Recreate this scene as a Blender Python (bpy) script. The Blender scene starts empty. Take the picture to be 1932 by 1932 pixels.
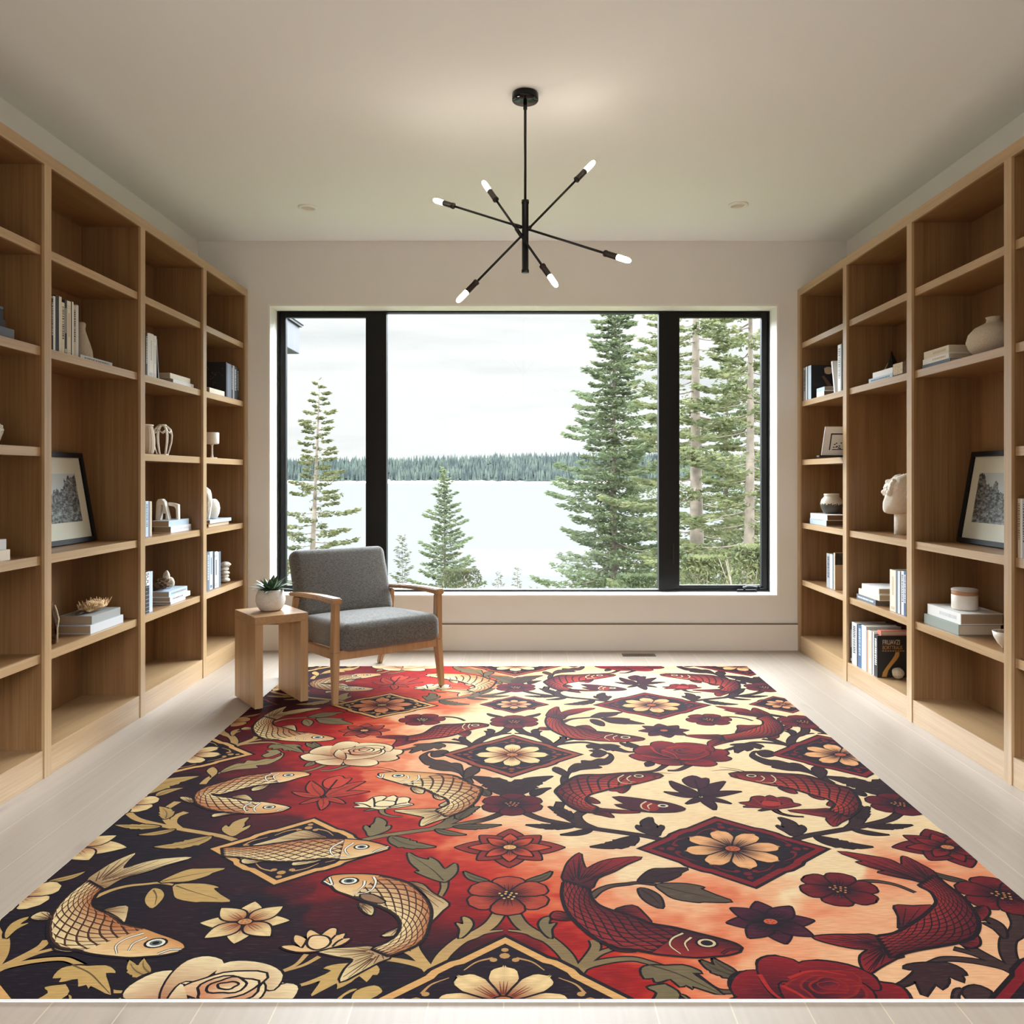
import bpy, bmesh, math, random
import numpy as np
from mathutils import Vector, Matrix
from mathutils.geometry import tessellate_polygon
PI = math.pi
sc = bpy.context.scene
COL = sc.collection
CAM_H = 1.23
F = 1550.0

# ------------------------------------------------------------------ helpers
def srgb(r, g, b, a=1.0):
    def c(v):
        v /= 255.0
        return v / 12.92 if v <= 0.04045 else ((v + 0.055) / 1.055) ** 2.4
    return (c(r), c(g), c(b), a)

def at(px, py, Y):
    """point at depth Y that the photograph shows at (px, py)"""
    return Vector(((px - 986.0) * Y / F, Y, CAM_H - (py - 900.0) * Y / F))

def depth(px, s):
    """depth at which something s metres to the side of the camera axis shows at column px"""
    return F * s / abs(px - 986.0)

class MB:
    """collects geometry; build() links it as ONE mesh object"""
    def __init__(self):
        self.v = []; self.f = []; self.m = []; self.smooth = []
        self.mats = []
        self.cur = 0
        self.sm = False
    def mat(self, m):
        if m not in self.mats: self.mats.append(m)
        self.cur = self.mats.index(m)
        return self
    def add(self, vs, fs):
        o = len(self.v)
        self.v += [tuple(p) for p in vs]
        for f in fs:
            self.f.append([i + o for i in f]); self.m.append(self.cur); self.smooth.append(self.sm)
    def box(self, a, b):
        x0, y0, z0 = [min(a[i], b[i]) for i in range(3)]
        x1, y1, z1 = [max(a[i], b[i]) for i in range(3)]
        vs = [(x0,y0,z0),(x1,y0,z0),(x1,y1,z0),(x0,y1,z0),(x0,y0,z1),(x1,y0,z1),(x1,y1,z1),(x0,y1,z1)]
        self.add(vs, [(0,3,2,1),(4,5,6,7),(0,1,5,4),(1,2,6,5),(2,3,7,6),(3,0,4,7)])
    def hexa(self, vs):
        self.add(vs, [(0,3,2,1),(4,5,6,7),(0,1,5,4),(1,2,6,5),(2,3,7,6),(3,0,4,7)])
    def rbox(self, size, r, n=6, crown=0.0, M=None, bulge=0.0):
        """soft box centred at the origin, rounded by r, with a crowned top"""
        hx, hy, hz = size[0]/2, size[1]/2, size[2]/2
        r = min(r, hx, hy, hz)
        def ticks(h):
            k = max(1, int(n*0.8))
            inner = h - r
            t = [-h + r*(1-math.cos(i/n*PI/2)) for i in range(n)]
            t += list(np.linspace(-inner, inner, k+1)) + [h - r*(1-math.cos(i/n*PI/2)) for i in range(n-1, -1, -1)]
            return t
        T = [ticks(hx), ticks(hy), ticks(hz)]
        idx = {}; vs = []; fs = []
        H = (hx, hy, hz)
        def vid(p):
            k = tuple(round(c, 6) for c in p)
            if k in idx: return idx[k]
            q = [max(-H[i]+r, min(H[i]-r, p[i])) for i in range(3)]
            d = Vector([p[i]-q[i] for i in range(3)])
            if d.length > 1e-9: d = d.normalized()*r
            q = [q[i]+d[i] for i in range(3)]
            if crown:
                w = (1-(q[0]/hx)**2)*(1-(q[1]/hy)**2)
                q[2] += crown*w*(1 if q[2] > 0 else 0.0)
            if bulge:
                w = (1-(q[0]/hx)**2)*(1-(q[2]/hz)**2)
                q[1] += bulge*w*(1 if q[1] > 0 else -1)
            p3 = Vector(q)
            if M is not None: p3 = M @ p3
            idx[k] = len(vs); vs.append(tuple(p3)); return idx[k]
        for ax in range(3):
            a, b = (ax+1) % 3, (ax+2) % 3
            for s in (-1, 1):
                for i in range(len(T[a])-1):
                    for j in range(len(T[b])-1):
                        quad = []
                        for (u, w) in ((T[a][i],T[b][j]),(T[a][i+1],T[b][j]),(T[a][i+1],T[b][j+1]),(T[a][i],T[b][j+1])):
                            p = [0,0,0]; p[ax] = s*H[ax]; p[a] = u; p[b] = w
                            quad.append(vid(p))
                        if s < 0: quad.reverse()
                        if len(set(quad)) == 4: fs.append(quad)
        sm = self.sm; self.sm = True
        self.add(vs, fs); self.sm = sm
    def lathe(self, prof, n=32, M=None, cap0=True, cap1=True, squash=1.0):
        vs = []; fs = []
        for (r, z) in prof:
            for i in range(n):
                a = 2*PI*i/n
                p = Vector((r*math.cos(a), r*math.sin(a)*squash, z))
                vs.append(M @ p if M is not None else p)
        for k in range(len(prof)-1):
            for i in range(n):
                j = (i+1) % n
                fs.append((k*n+i, k*n+j, (k+1)*n+j, (k+1)*n+i))
        if cap0: fs.append(tuple(reversed(range(n))))
        if cap1: fs.append(tuple((len(prof)-1)*n+i for i in range(n)))
        sm = self.sm; self.sm = True
        self.add(vs, fs); self.sm = sm
    def tube(self, pts, radii, n=10, flat=1.0):
        pts = [Vector(p) for p in pts]
        if not hasattr(radii, '__len__'): radii = [radii]*len(pts)
        vs = []; fs = []
        up = Vector((0,0,1))
        for k, p in enumerate(pts):
            t = (pts[min(k+1, len(pts)-1)] - pts[max(k-1, 0)]).normalized()
            if abs(t.dot(up)) > 0.97: up = Vector((1,0,0))
            a = t.cross(up).normalized(); b = a.cross(t).normalized()
            up = b
            for i in range(n):
                an = 2*PI*i/n
                vs.append(p + a*math.cos(an)*radii[k] + b*math.sin(an)*radii[k]*flat)
        for k in range(len(pts)-1):
            for i in range(n):
                j = (i+1) % n
                fs.append((k*n+i, k*n+j, (k+1)*n+j, (k+1)*n+i))
        fs.append(tuple(reversed(range(n)))); fs.append(tuple((len(pts)-1)*n+i for i in range(n)))
        sm = self.sm; self.sm = True
        self.add(vs, fs); self.sm = sm
    def beam(self, p0, p1, s0, s1, xdir):
        """tapered four-sided bar; s = (width along xdir, the other width)"""
        p0 = Vector(p0); p1 = Vector(p1)
        t = (p1-p0).normalized(); x = Vector(xdir); x = (x - t*x.dot(t)).normalized(); y = t.cross(x)
        vs = []
        for p, s in ((p0, s0), (p1, s1)):
            for (a, b) in ((-1,-1),(1,-1),(1,1),(-1,1)):
                vs.append(p + x*a*s[0]/2 + y*b*s[1]/2)
        self.hexa(vs)
    def prism(self, poly, M, h):
        """extrude a 2D polygon (x, y) by h along local z"""
        n = len(poly)
        vs = [M @ Vector((p[0], p[1], 0)) for p in poly] + [M @ Vector((p[0], p[1], h)) for p in poly]
        fs = [tuple(reversed(range(n))), tuple(range(n, 2*n))]
        fs += [(i, (i+1) % n, n+(i+1) % n, n+i) for i in range(n)]
        self.add(vs, fs)
    def build(self, name, m=None, parent=None, bevel=0.0, origin=None, seg=2):
        me = bpy.data.meshes.new(name)
        off = Vector(origin) if origin is not None else Vector((0,0,0))
        me.from_pydata([tuple(Vector(p)-off) for p in self.v], [], self.f)
        mats = self.mats if self.mats else [m]
        for q in mats: me.materials.append(q)
        if self.mats: me.polygons.foreach_set('material_index', self.m)
        me.polygons.foreach_set('use_smooth', self.smooth)
        me.update()
        if bevel:
            bm = bmesh.new(); bm.from_mesh(me)
            bm.normal_update()
            es = [e for e in bm.edges if len(e.link_faces) == 2 and e.calc_face_angle(0) > 0.5]
            bmesh.ops.bevel(bm, geom=es, offset=bevel, segments=seg, affect='EDGES', clamp_overlap=True)
            bm.to_mesh(me); bm.free()
        o = bpy.data.objects.new(name, me)
        COL.objects.link(o)
        if origin is not None: o.location = off
        if parent is not None:
            o.parent = parent
            if origin is None:
                o.location = -parent_world(parent)
            else:
                o.location = off - parent_world(parent)
        return o

def parent_world(p):
    v = Vector((0,0,0))
    while p is not None:
        v += Vector(p.location); p = p.parent
    return v

def tag(o, label=None, cat=None, group=None, kind=None):
    if label: o['label'] = label
    if cat: o['category'] = cat
    if group: o['group'] = group
    if kind: o['kind'] = kind
    return o

def empty(name, loc, label=None, cat=None, group=None):
    o = bpy.data.objects.new(name, None)
    o.empty_display_size = 0.05
    COL.objects.link(o); o.location = loc
    return tag(o, label, cat, group)

# ------------------------------------------------------------------ materials
MATS = {}
def nmat(name):
    m = bpy.data.materials.new(name); m.use_nodes = True
    nt = m.node_tree; nt.nodes.clear()
    out = nt.nodes.new('ShaderNodeOutputMaterial')
    b = nt.nodes.new('ShaderNodeBsdfPrincipled')
    nt.links.new(b.outputs[0], out.inputs[0])
    MATS[name] = m
    return m, nt, b, out

def plain(name, col, rough=0.6, metal=0.0, spec=0.5, noise=0.0, nscale=40, bump=0.0, emit=None, es=0.0, bscale=None):
    m, nt, b, out = nmat(name)
    b.inputs['Roughness'].default_value = rough
    b.inputs['Metallic'].default_value = metal
    b.inputs['Specular IOR Level'].default_value = spec
    b.inputs['Base Color'].default_value = col
    if noise or bump:
        tc = nt.nodes.new('ShaderNodeTexCoord')
        nz = nt.nodes.new('ShaderNodeTexNoise'); nz.inputs['Scale'].default_value = nscale; nz.inputs['Detail'].default_value = 4
        nt.links.new(tc.outputs['Object'], nz.inputs['Vector'])
        if noise:
            mr = nt.nodes.new('ShaderNodeMapRange'); mr.inputs['From Min'].default_value = 0.3; mr.inputs['From Max'].default_value = 0.7
            mr.inputs['To Min'].default_value = 1-noise; mr.inputs['To Max'].default_value = 1+noise
            nt.links.new(nz.outputs['Fac'], mr.inputs['Value'])
            mx = nt.nodes.new('ShaderNodeVectorMath'); mx.operation = 'SCALE'
            mx.inputs[0].default_value = col[:3]
            nt.links.new(mr.outputs[0], mx.inputs['Scale'])
            nt.links.new(mx.outputs[0], b.inputs['Base Color'])
        if bump:
            nb = nz
            if bscale:
                nb = nt.nodes.new('ShaderNodeTexNoise'); nb.inputs['Scale'].default_value = bscale
                nt.links.new(tc.outputs['Object'], nb.inputs['Vector'])
            bp = nt.nodes.new('ShaderNodeBump'); bp.inputs['Strength'].default_value = bump; bp.inputs['Distance'].default_value = 0.01
            nt.links.new(nb.outputs['Fac'], bp.inputs['Height']); nt.links.new(bp.outputs[0], b.inputs['Normal'])
    if emit:
        b.inputs['Emission Color'].default_value = emit; b.inputs['Emission Strength'].default_value = es
    return m

def wood(name, c1, c2, axis, rough=0.45, fine=1.0, spec=0.5):
    """oak with streaky grain running along one world axis"""
    m, nt, b, out = nmat(name)
    geo = nt.nodes.new('ShaderNodeNewGeometry')
    def grain(across, along, detail, loc=0.0):
        mp = nt.nodes.new('ShaderNodeMapping')
        s = [across]*3; s[axis] = along
        mp.inputs['Scale'].default_value = s
        mp.inputs['Location'].default_value = (loc, loc*1.3, loc*0.7)
        nt.links.new(geo.outputs['Position'], mp.inputs['Vector'])
        nz = nt.nodes.new('ShaderNodeTexNoise'); nz.inputs['Scale'].default_value = 1.0
        nz.inputs['Detail'].default_value = detail; nz.inputs['Roughness'].default_value = 0.6
        nt.links.new(mp.outputs[0], nz.inputs['Vector'])
        return nz
    g1 = grain(130*fine, 2.2, 3); g2 = grain(14*fine, 0.5, 2, 3.1)
    add = nt.nodes.new('ShaderNodeMath'); add.operation = 'ADD'
    nt.links.new(g1.outputs['Fac'], add.inputs[0]); nt.links.new(g2.outputs['Fac'], add.inputs[1])
    mr = nt.nodes.new('ShaderNodeMapRange'); mr.inputs['From Min'].default_value = 0.72; mr.inputs['From Max'].default_value = 1.28
    nt.links.new(add.outputs[0], mr.inputs['Value'])
    mx = nt.nodes.new('ShaderNodeMix'); mx.data_type = 'RGBA'
    mx.inputs[6].default_value = c1; mx.inputs[7].default_value = c2
    nt.links.new(mr.outputs[0], mx.inputs[0]); nt.links.new(mx.outputs[2], b.inputs['Base Color'])
    b.inputs['Roughness'].default_value = rough
    b.inputs['Specular IOR Level'].default_value = spec
    bp = nt.nodes.new('ShaderNodeBump'); bp.inputs['Strength'].default_value = 0.08; bp.inputs['Distance'].default_value = 0.002
    nt.links.new(g1.outputs['Fac'], bp.inputs['Height']); nt.links.new(bp.outputs[0], b.inputs['Normal'])
    return m

OAK1, OAK2 = srgb(122,88,53), srgb(150,113,74)
oak_x = wood('oak_grain_x', OAK1, OAK2, 0, 0.35, spec=0.55)
oak_y = wood('oak_grain_y', OAK1, OAK2, 1, 0.35, spec=0.55)
oak_z = wood('oak_grain_z', OAK1, OAK2, 2, 0.38, spec=0.55)
chair_wood = wood('ash_chair', srgb(156,118,80), srgb(181,143,103), 2, 0.38, 1.3)
lip_y = wood('pale_oak_lipping_y', srgb(162,131,92), srgb(187,156,117), 1, 0.30, spec=0.8)  # lighter oak copy; light falling on fronts and plinths is put into its colour
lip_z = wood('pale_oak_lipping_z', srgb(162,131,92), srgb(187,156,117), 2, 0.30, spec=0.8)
table_x = wood('table_oak_x', srgb(160,124,86), srgb(185,148,108), 0, 0.36)
table_z = wood('table_oak_z', srgb(160,124,86), srgb(185,148,108), 2, 0.38)
wall_paint = plain('wall_paint', srgb(231,229,224), 0.85, noise=0.01, nscale=3)
ceil_paint = plain('ceiling_paint', srgb(239,241,241), 0.9)
white_paint = plain('white_gloss_paint', srgb(238,236,230), 0.5)
base_paint = plain('baseboard_paint', srgb(230,222,211), 0.6)
gap_dark = plain('shadow_gap', srgb(120,105,90), 0.9)
black_frame = plain('black_aluminium', srgb(17,17,17), 0.45, spec=0.25)
black_metal = plain('black_metal', srgb(22,21,20), 0.35, metal=0.4)
black_gloss = plain('black_chrome', srgb(40,40,42), 0.08, metal=0.9)
socket_metal = plain('bronze_socket', srgb(48,40,34), 0.4, metal=0.5)
chrome = plain('chrome', srgb(200,200,200), 0.15, metal=1.0)
bulb_glow = plain('bulb_glow', srgb(255,236,205), 0.3, emit=srgb(255,240,222), es=28.0)
dark_slot = plain('dark_bronze', srgb(70,52,40), 0.6)

def glass_mat():
    m, nt, b, out = nmat('window_glass'); nt.nodes.remove(b)
    t = nt.nodes.new('ShaderNodeBsdfTransparent'); t.inputs[0].default_value = (0.97,0.985,0.98,1)
    g = nt.nodes.new('ShaderNodeBsdfGlossy'); g.inputs['Roughness'].default_value = 0.02
    lw_ = nt.nodes.new('ShaderNodeLayerWeight'); lw_.inputs[0].default_value = 0.5
    pw_ = nt.nodes.new('ShaderNodeMath'); pw_.operation = 'POWER'; pw_.inputs[1].default_value = 5
    fr = nt.nodes.new('ShaderNodeMath'); fr.operation = 'MULTIPLY_ADD'; fr.inputs[1].default_value = 0.55; fr.inputs[2].default_value = 0.018
    nt.links.new(lw_.outputs['Facing'], pw_.inputs[0]); nt.links.new(pw_.outputs[0], fr.inputs[0])
    mx = nt.nodes.new('ShaderNodeMixShader')
    nt.links.new(fr.outputs[0], mx.inputs[0]); nt.links.new(t.outputs[0], mx.inputs[1]); nt.links.new(g.outputs[0], mx.inputs[2])
    nt.links.new(mx.outputs[0], out.inputs[0])
    return m
glass = glass_mat()

def floor_mat():
    m, nt, b, out = nmat('pale_oak_planks')
    geo = nt.nodes.new('ShaderNodeNewGeometry')
    sep = nt.nodes.new('ShaderNodeSeparateXYZ'); nt.links.new(geo.outputs['Position'], sep.inputs[0])
    def math_(op, a, c=None):
        n = nt.nodes.new('ShaderNodeMath'); n.operation = op
        for i, q in enumerate((a, c)):
            if q is None: continue
            if isinstance(q, (int, float)): n.inputs[i].default_value = q
            else: nt.links.new(q, n.inputs[i])
        return n.outputs[0]
    W = 0.176
    u = math_('DIVIDE', math_('ADD', sep.outputs['X'], 0.044+W*40), W)
    fr = math_('FRACT', u); idx = math_('FLOOR', u)
    wn = nt.nodes.new('ShaderNodeTexWhiteNoise'); wn.noise_dimensions = '1D'; nt.links.new(idx, wn.inputs['W'])
    # end joints: each plank 2.1 m long with its own offset
    yy = math_('FRACT', math_('ADD', math_('DIVIDE', sep.outputs['Y'], 2.1), math_('MULTIPLY', wn.outputs['Value'], 7.0)))
    seam = math_('LESS_THAN', math_('ABSOLUTE', math_('SUBTRACT', fr, 0.5)), 0.4915)   # 1 inside plank
    mp = nt.nodes.new('ShaderNodeMapping'); mp.inputs['Scale'].default_value = (60, 2.0, 1)
    nt.links.new(geo.outputs['Position'], mp.inputs['Vector'])
    nz = nt.nodes.new('ShaderNodeTexNoise'); nz.inputs['Scale'].default_value = 1; nz.inputs['Detail'].default_value = 5
    nt.links.new(mp.outputs[0], nz.inputs['Vector'])
    ramp = nt.nodes.new('ShaderNodeMix'); ramp.data_type = 'RGBA'
    ramp.inputs[6].default_value = srgb(151,137,121); ramp.inputs[7].default_value = srgb(172,158,142)
    nt.links.new(math_('ADD', math_('MULTIPLY', nz.outputs['Fac'], 0.8), math_('MULTIPLY', wn.outputs['Value'], 0.3)), ramp.inputs[0])
    # knots: rare darker smudges stretched along the plank
    mp2 = nt.nodes.new('ShaderNodeMapping'); mp2.inputs['Scale'].default_value = (9, 2.4, 1)
    nt.links.new(geo.outputs['Position'], mp2.inputs['Vector'])
    nk = nt.nodes.new('ShaderNodeTexNoise'); nk.inputs['Scale'].default_value = 1; nk.inputs['Detail'].default_value = 2
    nt.links.new(mp2.outputs[0], nk.inputs['Vector'])
    kr = nt.nodes.new('ShaderNodeMapRange'); kr.inputs['From Min'].default_value = 0.69; kr.inputs['From Max'].default_value = 0.8
    kr.inputs['To Max'].default_value = 0.55
    nt.links.new(nk.outputs['Fac'], kr.inputs['Value'])
    kn = nt.nodes.new('ShaderNodeMix'); kn.data_type = 'RGBA'; kn.inputs[7].default_value = srgb(120,108,105)
    nt.links.new(kr.outputs[0], kn.inputs[0]); nt.links.new(ramp.outputs[2], kn.inputs[6])
    sm = nt.nodes.new('ShaderNodeMix'); sm.data_type = 'RGBA'; sm.inputs[6].default_value = srgb(186,171,146)
    nt.links.new(seam, sm.inputs[0]); nt.links.new(kn.outputs[2], sm.inputs[7])
    nt.links.new(sm.outputs[2], b.inputs['Base Color'])
    b.inputs['Roughness'].default_value = 0.42
    b.inputs['Specular IOR Level'].default_value = 0.4
    return m
floor_m = floor_mat()

def fabric_mat(name, c1, c2):
    m, nt, b, out = nmat(name)
    tc = nt.nodes.new('ShaderNodeTexCoord')
    def w(scale_vec):
        mp = nt.nodes.new('ShaderNodeMapping'); mp.inputs['Scale'].default_value = scale_vec
        nt.links.new(tc.outputs['Object'], mp.inputs['Vector'])
        nz = nt.nodes.new('ShaderNodeTexNoise'); nz.inputs['Scale'].default_value = 1; nz.inputs['Detail'].default_value = 2
        nt.links.new(mp.outputs[0], nz.inputs['Vector'])
        return nz
    a = w((420, 420, 60)); c = w((70, 70, 420))
    ad = nt.nodes.new('ShaderNodeMath'); ad.operation = 'ADD'
    nt.links.new(a.outputs['Fac'], ad.inputs[0]); nt.links.new(c.outputs['Fac'], ad.inputs[1])
    mr = nt.nodes.new('ShaderNodeMapRange'); mr.inputs['From Min'].default_value = 0.78; mr.inputs['From Max'].default_value = 1.22
    nt.links.new(ad.outputs[0], mr.inputs['Value'])
    mx = nt.nodes.new('ShaderNodeMix'); mx.data_type = 'RGBA'; mx.inputs[6].default_value = c1; mx.inputs[7].default_value = c2
    nt.links.new(mr.outputs[0], mx.inputs[0]); nt.links.new(mx.outputs[2], b.inputs['Base Color'])
    b.inputs['Roughness'].default_value = 0.95; b.inputs['Specular IOR Level'].default_value = 0.2
    b.inputs['Sheen Weight'].default_value = 0.25; b.inputs['Sheen Roughness'].default_value = 0.5
    bp = nt.nodes.new('ShaderNodeBump'); bp.inputs['Strength'].default_value = 0.35; bp.inputs['Distance'].default_value = 0.003
    nt.links.new(ad.outputs[0], bp.inputs['Height']); nt.links.new(bp.outputs[0], b.inputs['Normal'])
    return m
grey_fabric = fabric_mat('grey_wool', srgb(72,70,67), srgb(117,113,107))
EXPOSURE = 1.27
SKY = 15.0
RO, RZ = 1.25, 2.4      # half width and height of the unseen rear opening, added for fill light
LAKE_C = (0.0495, 0.0492, 0.0476, 1); LAKE_M = 0.0
FOREST_A = srgb(41,47,47); FOREST_B = srgb(61,68,61)  # bluish haze of the distance is mixed into the forest colours
FOL = 0.34
# ------------------------------------------------------------------ camera, light
cam_d = bpy.data.cameras.new('camera'); cam = bpy.data.objects.new('camera', cam_d); COL.objects.link(cam)
cam.location = (0, 0, CAM_H); cam.rotation_euler = (PI/2, 0, 0)
cam_d.sensor_width = 36; cam_d.lens = F/1932*36
cam_d.shift_x = (966-986)/1932; cam_d.shift_y = -(966-900)/1932
cam_d.clip_end = 5000
sc.camera = cam
sc.view_settings.view_transform = 'Standard'
sc.view_settings.look = 'None'
sc.view_settings.gamma = 1
sc.view_settings.exposure = EXPOSURE if 'EXPOSURE' in globals() else 0.0
sc.cycles.max_bounces = 10; sc.cycles.diffuse_bounces = 6; sc.cycles.glossy_bounces = 3
sc.cycles.transparent_max_bounces = 16
sc.cycles.caustics_reflective = False; sc.cycles.caustics_refractive = False
sc.cycles.sample_clamp_indirect = 6

w = bpy.data.worlds.new('overcast_sky'); sc.world = w; w.use_nodes = True
nt = w.node_tree; nt.nodes.clear()
wo = nt.nodes.new('ShaderNodeOutputWorld'); bg = nt.nodes.new('ShaderNodeBackground')
nt.links.new(bg.outputs[0], wo.inputs[0])
tc = nt.nodes.new('ShaderNodeTexCoord'); sp = nt.nodes.new('ShaderNodeSeparateXYZ')
nt.links.new(tc.outputs['Generated'], sp.inputs[0])
# thin grey cloud bands near the horizon
mp = nt.nodes.new('ShaderNodeMapping'); mp.inputs['Scale'].default_value = (2.2, 2.2, 16)
nt.links.new(tc.outputs['Generated'], mp.inputs['Vector'])
nz = nt.nodes.new('ShaderNodeTexNoise'); nz.inputs['Scale'].default_value = 1.6; nz.inputs['Detail'].default_value = 5
nt.links.new(mp.outputs[0], nz.inputs['Vector'])
cr = nt.nodes.new('ShaderNodeValToRGB')
cr.color_ramp.elements[0].position = 0.30; cr.color_ramp.elements[0].color = (0.83, 0.85, 0.865, 1)
cr.color_ramp.elements[1].position = 0.50; cr.color_ramp.elements[1].color = (1.0, 1.0, 1.0, 1)
nt.links.new(nz.outputs['Fac'], cr.inputs[0])
# overcast luminance: dim at the horizon, bright towards the zenith
ra = nt.nodes.new('ShaderNodeValToRGB'); ra.color_ramp.interpolation = 'LINEAR'
e = ra.color_ramp.elements
e[0].position = 0.0; e[0].color = (0.44/SKY, 0.44/SKY, 0.442/SKY, 1)
e[1].position = 0.215; e[1].color = (0.46/SKY, 0.46/SKY, 0.46/SKY, 1)
k = e.new(0.31); k.color = (0.99, 1.06, 1.15, 1); k = e.new(0.62); k.color = (0.62, 0.66, 0.72, 1); k = e.new(1.0); k.color = (0.46, 0.49, 0.54, 1)
nt.links.new(sp.outputs['Z'], ra.inputs[0])
mul = nt.nodes.new('ShaderNodeMix'); mul.data_type = 'RGBA'; mul.blend_type = 'MULTIPLY'; mul.inputs[0].default_value = 1
nt.links.new(ra.outputs[0], mul.inputs[6]); nt.links.new(cr.outputs[0], mul.inputs[7])
nt.links.new(mul.outputs[2], bg.inputs[0])
bg.inputs[1].default_value = SKY

def portal(name, loc, rot, sx, sy):
    l = bpy.data.lights.new(name, 'AREA'); l.shape = 'RECTANGLE'; l.size = sx; l.size_y = sy
    l.cycles.is_portal = True
    o = bpy.data.objects.new(name, l); COL.objects.link(o); o.location = loc; o.rotation_euler = rot
    return o

# ------------------------------------------------------------------ room shell
CEIL = 2.904
WY = 5.83            # back wall plane
WX = 2.30            # side wall planes
RY = -1.6            # rear wall plane, behind the camera
WIN = (-1.809, 1.820, 0.377, 2.459)     # window opening x0, x1, z0, z1
def struct(o): o['kind'] = 'structure'; return o
b = MB(); b.box((-WX-0.2, RY-0.2, -0.15), (WX+0.2, WY+0.3, 0)); struct(b.build('floor', floor_m))
b = MB(); b.box((-WX-0.2, RY-0.2, CEIL), (WX+0.2, WY+0.3, CEIL+0.15)); struct(b.build('ceiling', ceil_paint))
b = MB(); b.box((-WX-0.2, RY, 0), (-WX, WY, CEIL)); struct(b.build('wall_left', wall_paint))
b = MB(); b.box((WX, RY, 0), (WX+0.2, WY, CEIL)); struct(b.build('wall_right', wall_paint))
b = MB()
WT = 0.25
b.box((-WX-0.2, WY, 0), (WIN[0], WY+WT, CEIL)); b.box((WIN[1], WY, 0), (WX+0.2, WY+WT, CEIL))
b.box((WIN[0], WY, 0), (WIN[1], WY+WT, WIN[2])); b.box((WIN[0], WY, WIN[3]), (WIN[1], WY+WT, CEIL))
struct(b.build('wall_back', wall_paint))
# rear wall behind the camera with a wide opening added to let in fill light
b = MB()
b.box((-WX-0.2, RY-0.2, 0), (-RO, RY, CEIL)); b.box((RO, RY-0.2, 0), (WX+0.2, RY, CEIL)); b.box((-RO, RY-0.2, RZ), (RO, RY, CEIL))
struct(b.build('wall_rear', wall_paint))
portal('portal_window', ((WIN[0]+WIN[1])/2, WY+0.13, (WIN[2]+WIN[3])/2), (-PI/2, 0, 0), WIN[1]-WIN[0], WIN[3]-WIN[2])
portal('portal_rear', (0, RY-0.1, RZ/2), (PI/2, 0, 0), 2*RO, RZ)

# window lining: white painted boards around the reveal
b = MB(); t = 0.016; x0, x1, z0, z1 = WIN; yb = WY+WT
b.box((x0, WY-0.002, z0), (x0+t, yb, z1)); b.box((x1-t, WY-0.002, z0), (x1, yb, z1)); b.box((x0+t, WY-0.002, z1-t), (x1-t, yb, z1))
struct(b.build('trim_1', white_paint, bevel=0.0015))
b = MB(); b.box((x0+t, WY-0.004, z0), (x1-t, yb, z0+t)); struct(b.build('trim_2', white_paint, bevel=0.0015))
# baseboard; the shadow line above it is painted as a dark strip
b = MB(); b.box((-1.95, WY-0.012, 0), (1.95, WY, 0.184)); struct(b.build('baseboard_back', base_paint, bevel=0.001))
b = MB(); b.box((-1.95, WY-0.0125, 0.184), (1.95, WY+0.001, 0.192)); struct(b.build('trim_3', gap_dark))

# the window: black frame, two side sashes, three panes
win = empty('window_1', (0, WY+0.17, z0)); win['kind'] = 'structure'
FY = 6.0
def xr(px): return (px-986)*FY/F
def zr(py): return CAM_H-(py-900)*FY/F
gx = [xr(519), xr(697), xr(729), xr(1243), xr(1275), xr(1457)]
ztop, zbot = z1-t, z0+t
b = MB()
b.box((x0+t, FY, zbot), (xr(527), FY+0.07, ztop)); b.box((xr(1449), FY, zbot), (x1-t, FY+0.07, ztop))
b.box((xr(527), FY, zr(589.5)), (xr(1449), FY+0.07, ztop)); b.box((xr(527), FY, zbot), (xr(1449), FY+0.07, zr(1112.5)))
b.box((gx[1]+0.012, FY-0.004, zr(1112.5)), (gx[2], FY+0.07, zr(589.5))); b.box((gx[3], FY-0.004, zr(1112.5)), (gx[4]-0.012, FY+0.07, zr(589.5)))
struct(b.build('window_frame', black_frame, win, bevel=0.002))
def sash(a, c):
    b = MB(); za, zc = zr(1112.5), zr(589.5); y0, y1 = FY+0.014, FY+0.06
    w_ = 0.042
    b.box((a, y0, za), (a+w_, y1, zc)); b.box((c-w_, y0, za), (c, y1, zc))
    b.box((a+w_, y0, za), (c-w_, y1, za+0.03)); b.box((a+w_, y0, zc-0.033), (c-w_, y1, zc))
    o = struct(b.build('sash', black_frame, win, bevel=0.003))
    b = MB(); b.box((a+w_, FY+0.035, za+0.03), (c-w_, FY+0.041, zc-0.033)); struct(b.build('glass_pane', glass, o))
    return o
sash(xr(527), gx[1]+0.012); s2 = sash(gx[4]-0.012, xr(1449))
b = MB(); b.box((gx[2], FY+0.035, zr(1112.5)), (gx[3], FY+0.041, zr(589.5))); struct(b.build('glass_pane', glass, win))
# crank handle and lock lever on the hinged sash
b = MB(); c = Vector((xr(1408), FY-0.012, zr(1114)))
b.sm = True
b.rbox((0.15, 0.03, 0.022), 0.009, 3, M=Matrix.Translation(c))
b.tube([c+Vector((-0.02,-0.012,0.012)), c+Vector((-0.03,-0.03,0.026)), c+Vector((0.0,-0.035,0.034)), c+Vector((0.09,-0.03,0.03))], [0.008,0.008,0.007,0.006], 8)
b.rbox((0.035,0.02,0.016), 0.006, 3, M=Matrix.Translation(c+Vector((0.098,-0.03,0.028))))
b.sm = False
struct(b.build('crank_handle', black_gloss, win))
b = MB(); b.box((xr(1270)-0.005, FY-0.016, zr(1063)), (xr(1270)+0.005, FY, zr(1026))); b.box((xr(1270)-0.003, FY-0.024, zr(1056)), (xr(1270)+0.003, FY-0.016, zr(1032)))
struct(b.build('lock_lever', socket_metal, win, bevel=0.001))

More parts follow.
